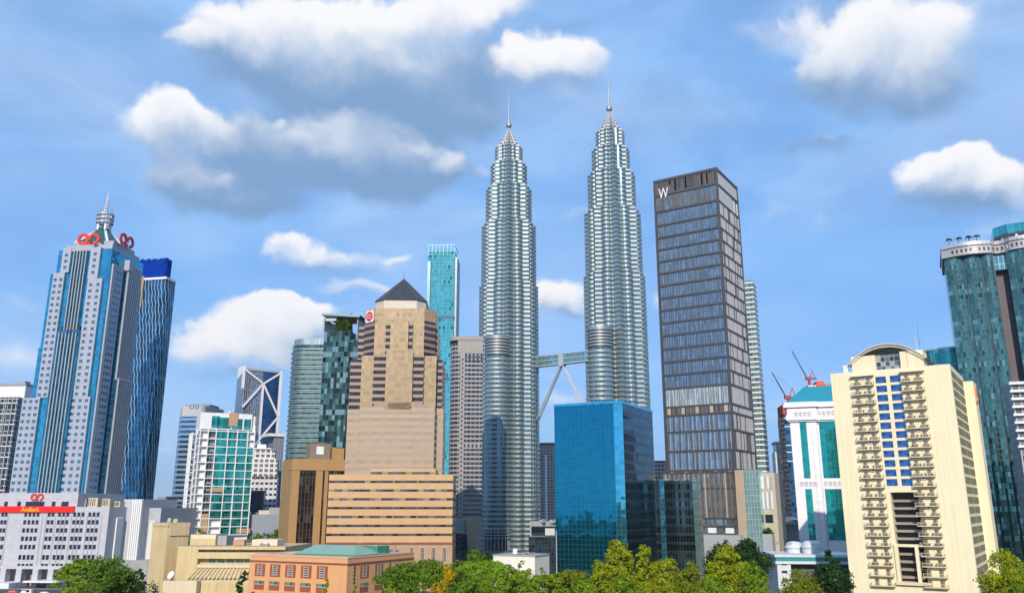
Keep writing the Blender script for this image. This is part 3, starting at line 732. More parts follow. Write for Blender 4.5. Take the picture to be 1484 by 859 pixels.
b = MB(); b.box(.003, 1.6, D*.42, D*.84, 0, H-7, am_gl2, roof_grey)
for i in range(7):
    y = D*(.43+.40*(i+.5)/7); b.box(1.6, 2.6, y-.55, y+.55, 0, H-5, am_rib)
zq_ = s.z(545); b.box(1.6, 3.6, D*.40, D*.86, 0, zq_, am_gl2, roof_grey)
for i in range(7):
    y = D*(.41+.44*(i+.5)/7); b.box(3.6, 4.5, y-.6, y+.6, 0, zq_+1, am_rib)
b.box(-6,3.2,D*.40,D*.52,H-9,H-3,am_wall); b.obj('side_ribbed_bay', am)
# roof: stepped parapet, green pyramid, legs, ring tower, lattice mast
cx_, cy_ = uw(151, 330, D/2), D/2
b = MB(); b.box(-Wt+3, -1.5, 2, D-2, H, H+3.2, am_wall, roof_grey); b.box(-Wt*.80, -Wt*.10, 5, D-5, H+3.2, H+6.2, am_wall, roof_grey); b.obj('stepped_parapet', am)
zr = s.z(331, cx_, cy_)
gp = mat('green_roof_glass', (.03,.12,.11), .25, .3)
b = MB(); q = 8.5; b.frust([(cx_-q,cy_-q),(cx_+q,cy_-q),(cx_+q,cy_+q),(cx_-q,cy_+q)], H+6.2, [(cx_-2,cy_-2),(cx_+2,cy_-2),(cx_+2,cy_+2),(cx_-2,cy_+2)], zr, gp, gp); b.obj('pyramid_roof', am)
zt0, zt1_ = s.z(333,cx_,cy_), s.z(311,cx_,cy_)
b = MB()
for sx_ in (-1,1):
    for sy_ in (-1,1):
        b.tube((cx_+sx_*2.2,cy_+sy_*2.2,zt0-2.5), (cx_+sx_*2.2,cy_+sy_*2.2,zt1_), .75, .75, white_paint, 8)
        b.beam((cx_+sx_*2.2,cy_+sy_*2.2,zt0-1), (cx_+sx_*10,cy_+sy_*10,H+5.6), 1.1, 1.1, white_paint)
b.obj('leg_frame', am)
for i in range(3):
    b = MB(); zz_ = zt1_-1.0-i*2.35; b.lathe([(3.2,zz_),(4.6,zz_),(4.6,zz_+1.0),(3.2,zz_+1.0),(3.2,zz_)], am_rib, 28, (cx_,cy_), False, False); b.obj('roof_ring', am)
zmast = s.z(277,cx_,cy_); b = MB(); zl_ = s.z(287,cx_,cy_)
for k in range(4):
    a = pi/4+k*pi/2; b.tube((cx_+1.1*cos(a),cy_+1.1*sin(a),zt1_), (cx_+.3*cos(a),cy_+.3*sin(a),zl_), .2, .16, white_paint, 5)
for k in range(9):
    t = k/9; r = 1.1-.8*t; z_ = zt1_+(zl_-zt1_)*t; b.box(cx_-r*.75,cx_+r*.75,cy_-r*.75,cy_+r*.75,z_,z_+.3,red_paint if k%2 else white_paint)
b.tube((cx_,cy_,zl_-1),(cx_,cy_,zmast),.25,.1,white_paint,6); b.obj('lattice_mast', am)
for sx_ in (-1,1):
    b = MB(); b.tube((cx_+sx_*3.6,cy_,zt1_),(cx_+sx_*3.6,cy_,zt1_+4.8),.12,.06,dark_metal,5); b.obj('antenna', am)
def ring_emblem(name, root, loc, rz, q, m_, depth=.8):
    """two rounded rings side by side, the left with a square heel at its right, the right with one at its left"""
    b = MB(); b.T = Matrix.Rotation(pi/2,4,'X')
    for k, cx in ((0,-q*.98),(1,q*.92)):
        n = 30; o_, i_ = [], []
        for j in range(n):
            a = 2*pi*j/n + .05; 
            o_.append((cx+q*cos(a), q*sin(a))); i_.append((cx+q*.55*cos(a), q*.55*sin(a)))
        if k == 0: o_ = [((cx+q*.98, y) if (x > cx and y < 0) and False else (x, y)) for x, y in o_]
        top = [(*p, depth) for p in o_]; tin = [(*p, depth) for p in i_]; bo = [(*p, 0) for p in o_]; bi = [(*p, 0) for p in i_]
        gap = (lambda j: False) if k == 0 else (lambda j: 2*pi*j/n > 3.2 and 2*pi*j/n < 4.6)
        for j in range(n):
            if gap(j): continue
            j2 = (j+1) % n
            for quad in ((tin[j],top[j],top[j2],tin[j2]),(top[j],bo[j],bo[j2],top[j2]),(bi[j],tin[j],tin[j2],bi[j2]),(bo[j],bi[j],bi[j2],bo[j2])): b.face(list(quad), m_)
    b.box(-q*.42,-.02*q,-q,-q*.52,.02,depth+.05,m_); b.box(q*.02,q*.40,-q,-q*.52,.02,depth-.05,m_)
    o = b.obj(name, root, 'red emblem of two joined rings'); o.location = loc; o.rotation_euler = (0,0,rz); return o
xe_ = uw(129.5, 347, 1); ring_emblem('emblem', am, (xe_, 1.0, s.z(347,xe_,1)), 0, 3.35, red_paint)
ring_emblem('emblem', am, (-.5, D*.40, s.z(349,0,D*.4)), pi/2, 3.35, red_paint)
# ================================================================== its podium
s = Site(159, 734, 402, 7.5)
ap = s.thing('bank_podium', 'long grey panelled podium with a red AmBank banner across its front', 'bank building')
ap_wall = mat('pale_grey_panel', (.47,.48,.53), .6, 0, .05, panel=(1.9,1.9), pcol=.78)
ap_pane = facade('navy_pane', .8, 1.2, (.03,.05,.10), (.02,.02,.03), mw=.04, mh=.04, metal=.6, rough=.1, var=.5)
X = lambda u, v, y=0: s.x(u, v, y); Z = lambda v, x=0, y=0: s.z(v, x, y)
zs_ = Z(825); zu = Z(714, X(60,714,4), 4)
b = MB(); b.box(X(-60,760), 0, 0, 42, zs_, s.H, ap_wall, roof_grey); b.box(X(-60,760,1.5), X(112,730,1.5), 1.5, 40, s.H-.5, zu, ap_wall, roof_grey)
b.obj('wall', ap)
b = MB()
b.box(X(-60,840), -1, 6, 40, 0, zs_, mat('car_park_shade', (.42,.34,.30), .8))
for u in (-14,4,27,51,73,90): 
    x = X(u, 838); b2 = MB(); b2.box(x-1.4, x+1.4, -.6, -1.001+3.2, 0, zs_, ap_wall); b2.obj('pillar', ap)
b.box(X(-60,848), X(30,848), -8, 4, 0, 2.4, white_paint); b.box(X(45,846), X(96,846), -6, 5, 2.6, 3.3, white_paint)
b.obj('open_ground_floor', ap)
it = []; vrows = [(745,1.5,2.0),(756.2,1.5,2.0),(768,1.5,2.0),(780,1.5,2.0),(792,1.5,2.0),(807,1.5,2.2),(817.7,1.5,1.0)]
r0 = 756.2   # window u positions measured on that row
groups = [2.5,7.5, 36,42,48,53.8, 70,75.5, 85,91,97, 107,113,119, 129,135,141]
for v, w, h in vrows:
    for u in groups:
        x = X(u, r0); z_ = Z(v, x)
        it.append((x, 0, z_, w, h, 0))
windows(ap, it, ap_pane, am_frame, 1, 1, cap=100, fw=.1, depth=.1)
b = MB()
for u in (11,61,66.5,80,88,94,103,110,116,126,132,138,147): 
    x = X(u, r0); b.box(x-.12, x+.12, -.18, -.003, zs_+2, s.H-4, am_frame); b.cut('joint_strip', ap)
b = MB()
for u0 in (9,28,40,44.5,49,53.5,58,62,78,92,97): 
    x = X(u0, 729, 1.5); b.box(x-.9, x+.9, 1.3, 1.498, zu-6.2, zu-4.0, ap_pane); b.cut('strip_window', ap)
b = MB(); xr_ = X(107, 737,-.9); b.box(X(-60,737,-.9), xr_, -.9, -.003, Z(742,xr_,-.9), Z(733,xr_,-.9), mat('red_banner', (.80,.012,.008), .5)); bn = b.obj('banner', ap, 'long red banner with AmBank in yellow')
xt = X(46, 737.5); te = text('lettering', 'AmBank', yellow_paint, bn, (xt, -.92, Z(737.6,xt,-.9)), 2.0, .06, width=9.4, bold=.012)
xe_ = X(53.5,720,1); ring_emblem('emblem', ap, (xe_, 1.3, Z(720,xe_,1)), 0, 1.72, red_paint, .3)
b = MB(); acm = mat('cream_plant', (.55,.48,.36), .7)
for i,(u,w) in enumerate(((121,4),(129,3),(136,5),(146,4),(155,4),(166,3))):
    x = X(u, 730, 8); h = (3.6,2.6,4.2,3.0,3.8,2.6)[i]; b.box(x-w/2,x+w/2,7+i%2*3,11+i%2*3,s.H,s.H+h,acm if i%3 else am_frame)
    for j in range(4): b.box(x-w/2+.4+j*w/5,x-w/2+.7+j*w/5,6.8+i%2*3,6.99+i%2*3,s.H+.5,s.H+h-.4,dk_frame)
    b.cut('roof_plant', ap)
# side: shaded recess with fins, tall ribbed pier, second recess
yb1 = s.y(184, 735); 
b = MB()
for i in range(4):
    y = 6+(yb1-9)*(i+.5)/4; b.box(.003, .7, y-.4, y+.4, 3, s.H-5, white_paint); b.cut('side_fin', ap)
b = MB(); xp0, xp1 = X(184,735,yb1), X(207,735,yb1); zp_ = Z(723,xp0,yb1); b.box(-2, xp1, yb1, 46, 2, zp_, ap_wall, roof_grey); b.box(X(191,735,yb1), xp1-.5, yb1-.06, yb1-.004, 4, zp_-1, dark_glass)  # dark sheet behind the ribs stands in for shade in the grooves
for i in range(5):
    x = X(192.5,735,yb1)+(xp1-X(192.5,735,yb1))*(i+.5)/5; b.box(x-.42,x+.42,yb1-1.0,yb1-.07,4,zp_-.2,white_paint)
b.obj('ribbed_pier', ap)
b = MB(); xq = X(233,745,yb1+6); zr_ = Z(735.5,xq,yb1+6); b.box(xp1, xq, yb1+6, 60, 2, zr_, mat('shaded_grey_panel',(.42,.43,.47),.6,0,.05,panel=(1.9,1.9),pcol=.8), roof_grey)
for i in range(4):
    x = xp1+1.6+(xq-xp1-3.5)*(i+.5)/4; b.box(x-.45,x+.45,yb1+4.8,yb1+5.997,5,zr_-6,white_paint)
b.obj('rear_wing', ap); b = MB(); b.box(X(170,815,yb1-3), X(240,815,yb1-3), yb1-3, yb1+5, 0, Z(811,0,yb1-3), grey_conc); b.obj('plinth_wall', ap)
# ================================================================== zigzag glass tower behind it
def zigzag(name):
    m, t, bs = newmat(name)
    uv = t.n('ShaderNodeSeparateXYZ', Vector=t.n('ShaderNodeUVMap').outputs[0])
    u, v = uv.outputs[0], uv.outputs[1]
    tri = t.m('ABSOLUTE', t.m('SUBTRACT', t.m('FRACT', t.m('DIVIDE', v, 7.6)), .5))
    wob = t.m('MULTIPLY', tri, 1.15)
    uu = t.m('ADD', t.m('ADD', u, wob), t.m('MULTIPLY', v, .14))
    f = t.m('FRACT', t.m('DIVIDE', uu, 2.3))
    cell = t.n('ShaderNodeCombineXYZ', X=t.m('FLOOR', t.m('DIVIDE', uu, 2.3)), Y=t.m('FLOOR', t.m('DIVIDE', v, 3.8))).outputs[0]
    wn = t.n('ShaderNodeTexWhiteNoise', {'noise_dimensions':'2D'}, Vector=cell)
    line = t.m('LESS_THAN', f, .13)
    fl = t.m('LESS_THAN', t.m('FRACT', t.m('DIVIDE', v, 3.8)), .1)
    gc = t.vm('SCALE', (.03,.13,.23), scale=t.ramp(wn.outputs[0], 0, 1, .5, 1.6, False))
    c = t.mix(fl, gc, (.02,.05,.09)); c = t.mix(line, c, (.50,.62,.70))
    t.put(bs.inputs['Base Color'], c); t.put(bs.inputs['Metallic'], t.mixf(line, .85, .2)); bs.inputs['Roughness'].default_value = .1
    nn = t.vm('ADD', t.n('ShaderNodeNewGeometry').outputs['Normal'], t.vm('SCALE', t.vm('SUBTRACT', wn.outputs['Color'], (.5,.5,.5)), scale=.06))
    t.put(bs.inputs['Normal'], t.vm('NORMALIZE', nn)); return m
zz_m = zigzag('zigzag_glass')
s = Site(240, 412, 520, 12)
zt = s.thing('zigzag_tower', 'dark blue tower with white zigzag lines and a bright blue wrapped top', 'skyscraper')
Wz = -s.x(196, 402); Dz = s.y(254, 414); 
cr = 4.5; arc = [(-cr+cr*sin(a), cr-cr*cos(a)) for a in [R(10*i) for i in range(10)]]
b = MB(); b.prism([(-Wz-6,0)]+arc+[(0,Dz),(-Wz-6,Dz)], 0, s.z(404), zz_m, roof_grey, acc=True); b.obj('curtain_wall', zt)
b = MB(); x0_ = s.x(203,402); b.box(-Wz-6.2, x0_+1.2, -.5, 3, 0, s.z(400,x0_), mat('pale_concrete',(.48,.49,.5),.7), roof_grey)
b.box(x0_+.2,x0_+3.4,-.62,-.003,s.z(446,x0_),s.z(401,x0_), mat('tan_panel',(.42,.26,.13),.7)); b.box(x0_-1,.3,-.3,Dz,s.z(404)+.01,s.z(401),white_paint); b.obj('concrete_core', zt)
wrap = mat('blue_wrap', (.0,.035,.30), .8, 0, .3, .5, spec=.05); b = MB(); zw0, zw1 = s.z(400.5), s.z(372)
rnd = random.Random(2); xw0, xw1 = s.x(199,390), s.x(236.5,390); pts0, pts1 = [], []
for i in range(13):
    t = i/12; pts0.append((xw0+(xw1-xw0)*t, .8+.35*sin(i*2.3))); 
ring0 = pts0 + [(xw1+.3+.3*sin(j*2.1), 1+ (Dz-3)*j/5) for j in range(1,6)] + [(xw0, Dz-2)]
r0_ = [(x,y,zw0) for x,y in ring0]; r1_ = [(x+rnd.uniform(-.2,.2), y+rnd.uniform(-.2,.2), zw1+rnd.uniform(-1.2,.4)) for x,y in ring0]; rm = [(x+rnd.uniform(-.5,.5), y+rnd.uniform(-.5,.5), (zw0+zw1)/2) for x,y in ring0]
b.grid([r0_,rm,r1_], wrap, True, False); b.face([(x,y,zw1-3) for x,y in ring0], wrap)
for x in (xw0+2,(xw0+xw1)/2,xw1-2): b.box(x-.15,x+.15,1.5,1.8,zw0,zw1+.6,dark_metal)
b.obj('construction_wrap', zt)
# ================================================================== far left: lattice apartment block and the white block behind it
s = Site(27, 575, 500, 6)
lf = facade('lattice_apartments', 2.6, 3.2, (.05,.09,.11), (.45,.46,.47), mw=.35, mh=.5, metal=.5, rough=.15, var=.5, tilt=.01)
fa = s.thing('lattice_apartment_block', 'grey lattice-fronted apartment block at the far left edge, above the red banner', 'apartment building')
b = MB(); b.box(-48, 0, 0, 24, 0, s.H, lf, roof_grey); b.obj('wall', fa)
b = MB()
for i in range(12): b.box(-47+i*4, -46.4+i*4, -1.2, -.003, 0, s.H-2, grey_conc)
for i in range(11): b.box(-48, .4, -1.0, -.004, s.H-4-i*6.4, s.H-3.4-i*6.4, white_paint)
b.obj('balcony_frame', fa)
s = Site(38, 556, 580, 4)
fb = s.thing('white_slab_block', 'plain white slab block rising behind the lattice-fronted apartments at the far left', 'building')
b = MB(); b.box(-60, 0, 0, 20, 0, s.H, white_paint, roof_grey); b.obj('wall', fb)
b = MB(); b.box(-60,.4,-.6,20.5,s.H-1.2,s.H+.3,grey_conc); b.box(-9,-3,3,9,s.H+.3,s.H+2.5,grey_conc); b.obj('parapet', fb)
# ================================================================== banded tower with grey crown ("citi")
s = Site(303, 588, 640, 4)
ct = s.thing('banded_glass_tower', 'blue banded octagonal tower with a pale crown marked citi', 'office building')
ct_m = facade('blue_bands', 2.0, 3.8, (.06,.16,.30), (.10,.2,.32), mw=.05, mh=.05, span=1.7, spancol=(.30,.42,.55), metal=.8, rough=.1, var=.25, tilt=.01, smetal=.5, srough=.25)
Wc = -s.x(257, 584); ch = 6.0; Dc = 34
pl = [(-Wc,ch),(-Wc+ch*.8,0),(-ch,0),(0,ch),(0,Dc-ch),(-ch,Dc),(-Wc+ch,Dc),(-Wc,Dc-ch)]
zc0 = s.z(603)
b = MB(); b.prism(pl, 0, zc0, ct_m, roof_grey); b.obj('banded_shaft', ct)
b = MB(); b.prism([(x,y) for x,y in pl], zc0, s.H, mat('crown_grey',(.42,.45,.5),.6,0,.05,panel=(3,3)), roof_grey)
b.prism([(x*.8-Wc*.1,y*.7+5) for x,y in pl], s.H, s.H+2.2, grey_conc); b.obj('crown', ct)
text('sign', 'citi', mat('sign_grey',(.14,.16,.2),.5), ct, (-Wc*.46, -.3, s.z(588)+0), 4.0, .2, width=7.4)
# ================================================================== white apartment tower with green glass
s = Site(291, 597, 455, -26)
gt = s.thing('green_glass_apartments', 'white framed apartment tower with green glass bays, below the cross-braced tower', 'apartment building')
Wg = s.x(371, 601); Dg = abs(s.y(280, 600)); 
gg = facade('green_glass', 1.5, 3.45, (.03,.36,.31), (.02,.16,.15), mw=.10, mh=.35, metal=.8, rough=.08, var=.5, tilt=.02, wave=.006)
grl = facade('recess_grey_glass', 1.5, 3.45, (.06,.10,.10), (.28,.30,.30), mw=.14, mh=.9, metal=.6, rough=.15, var=.6, tilt=.02)
Z = lambda v, x=0, y=0: s.z(v, x, y); X = lambda u, v, y=0: s.x(u, v, y)
zb0 = Z(775); zt_ = s.H
x1, x2, x3, x4, x5, x6 = [X(u, 640) for u in (301,312,329,343,358,368)]
b = MB(); b.box(-.02, Wg, .5, 20, 0, zt_-1, white_paint, roof_grey); b.box(0, Wg-2, -.8, 3, zt_-9, zt_, white_paint, roof_grey); b.box(x6, Wg, -.9, 3, 0, zt_-6, white_paint); b.obj('wall', gt)
b = MB(); b.box(x2, x3, -1.2, .499, zb0+8, zt_-10, gg); b.box(x4, x5, -.6, .498, zb0, zt_-10, gg); b.box(x5+.5, x6, -.3, .497, zb0, zt_-18, gg)
b.box(x1+1, x1+5, -1.25,-.81, zt_-8, zt_-1.8, gg); b.box(x2, x3+1, -1.25,-.81, zt_-8.2, zt_-2.4, gg); b.box(x3+1.6, x4+2, -1.25,-.81, zt_-8.4, zt_-2.8, gg); b.box(x4+3, x5+1, -1.25,-.81, zt_-8.4, zt_-2.8, gg); b.obj('green_bay', gt)
b = MB(); b.box(x3+.4, x4-.4, .2, .496, zb0, zt_-9, gg); b.box(x1, x2-.3, .15, .495, zb0, zt_-10, grl); b.obj('recessed_bay', gt)
b = MB(); n = 13
for i in range(n+1):
    z_ = zb0+(zt_-10-zb0)*i/n; b.box(-1.4, Wg+.3, -1.5, .494, z_-.22, z_+.22, white_paint)
for x in (x1-.2, x2, x3, x4, x5, x6, -1.2, .6): b.box(x-.24, x+.24, -1.6, .493, zb0, zt_-9, white_paint)
for i in range(4): b.box(-3.4+0*i, -2.8, 1+i*5, 1.6+i*5, zb0, zt_-11, white_paint)
for i in range(n+1): b.box(-3.2, -.03, .6, 18, zb0+(zt_-12-zb0)*i/n-.14, zb0+(zt_-12-zb0)*i/n+.14, white_paint)
b.obj('white_frame', gt)
tanp = mat('tan_render', (.45,.28,.16), .7)
b = MB(); 
for q_ in ((X(332,603,-1),X(345,603,-1),-1.3,-.81,zt_-6.8,zt_+.4),(x2+.3,x3-.3,-1.5,-1.201,Z(712),Z(706)),(x1-.1,x2-.5,-1.3,.1,Z(771),Z(744)),(x5-2,x5+5,-1.4,.1,Z(773),Z(766))):
    b.box(*q_, tanp); b.cut('tan_panel', gt)
# ================================================================== cross-braced tower
s = Site(355, 533.5, 640, -36)
cb = s.thing('cross_braced_tower', 'dark glass tower with big white diagonal braces', 'skyscraper')
cb_m = facade('grey_tweed_glass', 1.7, 1.9, (.16,.21,.28), (.30,.32,.36), mw=.3, mh=.4, metal=.75, rough=.12, var=.45, tilt=.015)
cb_d = facade('deep_blue_glass', 1.7, 3.8, (.04,.10,.20), (.03,.05,.09), mw=.1, mh=.2, metal=.85, rough=.06, var=.3, tilt=.008)  # darker reflection on the right half is put into this glass colour
Wb = s.x(407, 540); Db = abs(s.y(348, 536)); xm = Wb*.52; zX = s.z(556, xm)
b = MB(); zl = lambda v: s.z(v, xm)
b.wall((0,0),(xm,0),0,s.H,cb_m); b.wall((xm,0),(Wb,0),0,s.H,cb_d); b.wall((Wb,0),(Wb,13),0,s.H,cb_d); b.wall((Wb,13),(0,13),0,s.H,cb_d); b.wall((0,13),(0,0),0,s.H,cb_m); b.face([(0,0,s.H),(Wb,0,s.H),(Wb,13,s.H),(0,13,s.H)],roof_grey); b.obj('curtain_wall', cb)
b = MB(); pw = .9
b.box(-1.2,.5,-.5,13,0,s.H+2,white_paint)
b.box(Wb-.9,Wb+.9,-1.4,1,0,s.H+.3,white_paint); b.box(0,Wb,-1,-.003,s.H-1.2,s.H+.4,w_fin_l)
for p,q in (((0,s.H-1),(xm,zX)),((Wb,s.H-1),(xm,zX)),((xm,zX),(0,s.z(590,0))),((xm,zX),(Wb,s.z(604,Wb))),((Wb,s.z(604,Wb)),(xm*.6,s.z(652,xm)))): b.beam((p[0],-.9,p[1]),(q[0],-.9,q[1]),1.4,1.3,white_paint)
b.beam((xm,-.8,zX),(xm,-.8,s.z(660,xm)),1.5,1.2,white_paint); b.beam((xm,-.9,s.z(640,xm)),(Wb*.85,-.9,s.z(668,Wb)),1.2,1.2,white_paint)
b.obj('diagonal_brace', cb)
s2 = Site(398, 628, 600, -30); cs = s2.thing('slim_grey_slab', 'slim blue-grey slab with an overhanging white top in front of the cross-braced tower', 'building')
b = MB(); b.box(0, s2.x(412,630), 0, 16, 0, s2.H-2, facade('slab_ribs',1.2,30,(.16,.2,.27),(.35,.37,.42),mw=.5,mh=.2,metal=.5,rough=.3), roof_grey); b.obj('wall', cs)
b = MB(); b.box(-5, s2.x(413,630), -1.5, 17, s2.H-2, s2.H, white_paint); b.obj('roof_slab', cs)
# ================================================================== tiered white apartment block with lettering
s = Site(362, 690, 560, -12)
ma = s.thing('tiered_white_apartments', 'white tiered apartment block lettered MENARA ATLAN, right of the green glass apartments', 'apartment building')
ma_m = facade('white_bands', 3.0, 3.6, (.05,.06,.09), (.55,.55,.57), mw=1.0, mh=.2, span=1.9, spancol=(.60,.60,.63), metal=.3, rough=.2, var=.5)
ma_n = facade('white_balconies', 3.4, 3.2, (.13,.13,.15), (.66,.66,.66), mw=1.1, mh=1.2, metal=.2, rough=.4, var=.4)
Wm = s.x(402, 690); b = MB(); zsg = s.H
b.box(0, Wm, 0, 18, 0, zsg, ma_m, roof_grey); b.obj('lower_storeys', ma)
b = MB(); z1 = s.z(664); z2 = s.z(650); z3 = s.z(645)
b.box(1, Wm-.6, 1.5, 16, zsg, z1, ma_n, white_paint); b.box(1.5, Wm*.85, 2.5, 14, z1, z2, ma_n, white_paint); b.box(-1, Wm*.7, 1.5, 13, z2, z2+.8, white_paint); b.box(3, Wm*.5, 3, 11, z2+.8, z3+1, white_paint, roof_grey); b.obj('balconied_storeys', ma)
text('lettering', 'MENARA ATLAN', dark_metal, ma, (Wm*.5, -.25, s.z(687.5)-1.6), 2.2, .2, width=Wm*.82, bold=.01)
s = Site(361, 712, 500, -12); pu = s.thing('purple_grey_block', 'small dark purple-grey block below the MENARA ATLAN lettering', 'building')
b = MB(); b.box(0, s.x(383,712), 0, 14, 0, s.H, facade('purple_glass',2.4,3.4,(.05,.055,.11),(.06,.06,.1),mw=.2,mh=.3,metal=.5,rough=.2,var=.5), roof_grey); b.obj('wall', pu)
b = MB(); b.box(-.3, s.x(383,712)+.3, -.3, 14.3, s.H-.2, s.H+.7, dk_frame); b.obj('parapet', pu)
s = Site(362, 745, 470, -8); lg = s.thing('low_grey_hall', 'long low grey hall between the green glass apartments and the ochre block', 'building')
b = MB(); b.box(-4, s.x(412,745), 0, 20, 0, s.H, mat('slate_blue_wall',(.25,.28,.34),.8,0,.1), roof_grey); b.obj('wall', lg)
b = MB(); x_ = s.x(388,745); b.box(x_, s.x(410,740), 4, 14, s.H, s.z(735,x_,4), grey_conc, roof_grey); b.box(s.x(372,745), x_-.2, 6, 12, s.H, s.H+2.2, acm); b.obj('roof_room', lg)
# ================================================================== low houses seen past the zigzag tower
s = Site(255, 728, 560, -5)
for (u0,u1,vt,Y,lab,roofc) in ((229,247,720,600,'small grey block with an overhanging flat top beside the foot of the zigzag tower',0),(234,258,733,540,'low grey block with dark window bands, in front of the banded citi tower',0)):
    s = Site(u0, vt, Y, -4); h_ = s.thing('low_grey_block', lab, 'building')
    w_ = s.x(u1, vt); b = MB(); b.box(0,w_,0,14,0,s.H,facade('low_block_bands',3,3.3,(.06,.07,.08),(.3,.31,.33),mw=.6,mh=.4,span=1.5,spancol=(.32,.33,.35),metal=.3,rough=.3),roof_grey); b.obj('wall', h_)
    b = MB(); b.box(-.5,w_+.5,-.6,14.5,s.H-.8,s.H+.5,grey_conc); b.obj('flat_roof', h_)
red_tile = mat('red_tiles', (.16,.05,.045), .85, 0, .2); wh_wall = mat('house_wall', (.48,.48,.53), .7, 0, .08)
for i,(u,vt,w_,Y,lab) in enumerate(((257,735,10,530,'terraced house with a dark red gable next to the low grey block'),(269,732,9,532,'middle terraced house with a dark red gable below the citi tower'),(281,728,10,534,'tallest terraced house with a dark red gable, tucked against the white framed apartments'))):
    s = Site(u, vt+6, Y, -10); h_ = s.thing('terraced_house', lab, 'house', 'red-gabled terraced houses')
    b = MB(); b.box(0,w_,0,10,0,s.H,wh_wall); b.obj('wall', h_)
    b = MB(); b.face([(-.4,-.5,s.H),(w_+.4,-.5,s.H),(w_/2,-.5,s.H+2.6)],wh_wall); b.face([(-.6,-.9,s.H-.2),(w_/2,-.9,s.H+2.8),(w_/2,10.5,s.H+2.8),(-.6,10.5,s.H-.2)][::-1],red_tile); b.face([(w_+.6,-.9,s.H-.2),(w_/2,-.9,s.H+2.8),(w_/2,10.5,s.H+2.8),(w_+.6,10.5,s.H-.2)],red_tile)
    for k in range(4): b.face([(-.4,-.02-1.3,s.H-3.4*k-1.2),(w_+.4,-1.32,s.H-3.4*k-1.2),(w_+.4,-.02,s.H-3.4*k),(-.4,-.02,s.H-3.4*k)],red_tile)
    b.obj('roof', h_)
    it = [(w_*(k+.5)/3, 0, s.H-2.6-3.4*j, 1.7, 1.5, 0) for k in range(3) for j in range(4)]
    windows(h_, it, ap_pane, dk_frame, 1, 1)
# ================================================================== curved dark green tower and the green-topped tower
s = Site(421, 490, 560, 0)
cg = s.thing('rounded_green_tower', 'dark green glass tower with rounded corners and balcony bands', 'apartment building')
cg_m = facade('dark_green_bands', 1.6, 3.3, (.07,.16,.17), (.10,.15,.15), mw=.12, mh=.1, span=.9, spancol=(.22,.30,.30), metal=.75, rough=.1, var=.6, tilt=.02, smetal=.3, srough=.3)
Wk = s.x(472, 490); r = 9; pl = [(0,30),(0,r)] + [(r-r*cos(R(10*i)), r-r*sin(R(10*i))) for i in range(1,10)] + [(Wk,0),(Wk,30)]
b = MB(); b.prism(pl, 0, s.H-4, cg_m, roof_grey, acc=True); b.obj('curtain_wall', cg)
b = MB(); z_ = 20
bal_g = mat('grey_green_balustrade', (.20,.27,.27), .4, .3)
off = lambda d: [(-d,30),(-d,r)] + [(r-(r+d)*cos(R(10*i)), r-(r+d)*sin(R(10*i))) for i in range(1,10)] + [(Wk,-d),(Wk,30)]
while z_ < s.H-8: b.prism(off(.7), z_, z_+.7, bal_g, acc=True); z_ += 3.3
b.obj('balcony_bands', cg)
b = MB(); b.prism([(x*.97+.5,y+1) for x,y in pl], s.H-4, s.H, facade('crown_louvre',1.0,8,(.2,.27,.33),(.3,.36,.42),mw=.3,mh=.2,metal=.5,rough=.3), roof_grey, acc=True); b.obj('crown', cg)
s = Site(470, 480, 500, 8)
gp_ = s.thing('roof_garden_tower', 'dark green patchwork glass tower with planting under its floating roof', 'apartment building')
gm = facade('patchwork_glass', 1.9, 3.2, (.07,.15,.13), (.03,.05,.045), mw=.14, mh=.16, metal=.75, rough=.1, var=.8, tilt=.03, dark=.25, bright=(.30,.42,.38), brp=.22)
Wp = s.x(507, 481); b = MB(); b.box(0, Wp, 0, 24, 0, s.H, gm, roof_grey); b.box(Wp, s.x(519,495), 2, 22, 0, s.z(492,Wp), gm, roof_grey); b.obj('curtain_wall', gp_)
for k in range(3):
    pass
b = MB(); zr = s.z(462); zr2 = s.z(458)
b.box(-.6, .2, -.4, 20, s.H, zr, bal_g); b.box(Wp+4, Wp+4.6, 1, 20, s.H-6, zr, bal_g); b.box(0, Wp*.42, 1, 3, zr-1, zr2+1, lt_metal)
b.face([(-1.5,-2,zr2+1.4),(s.x(522,462),-1,zr2-.2),(s.x(522,462),22,zr2),(-1.5,22,zr2+1.6)], bal_g); b.face([(-1.5,-2,zr2+.2),(s.x(522,462),-1,zr2-1.6),(s.x(522,462),22,zr2-1.4),(-1.5,22,zr2+.4)][::-1], dark_metal); b.beam((-1.5,-2,zr2+.8),(s.x(522,462),-1,zr2-.9),.4,1.3,bal_g)
b.tube((Wp*.6,8,zr2),(Wp*.9,8,zr2+3.5),.35,.2,dark_metal,6); b.obj('floating_roof', gp_)
gmat = leafmat('roof_garden_leaves', (.07,.12,.02)); rnd = random.Random(5); b = MB()
for k in range(900):
    x, y, z_ = rnd.uniform(Wp*.38,Wp*.98), rnd.uniform(.5,6), rnd.uniform(s.H,zr-.5); q = rnd.uniform(.3,.7)
    d = Vector((rnd.uniform(-1,1),rnd.uniform(-1,.3),rnd.uniform(-.5,1))).normalized(); a = d.orthogonal().normalized()*q; c = d.cross(a).normalized()*q
    p = Vector((x,y,z_)); b.face([p-a-c,p+a-c,p+a+c,p-a+c], gmat)
o = b.obj('roof_planting', gp_)
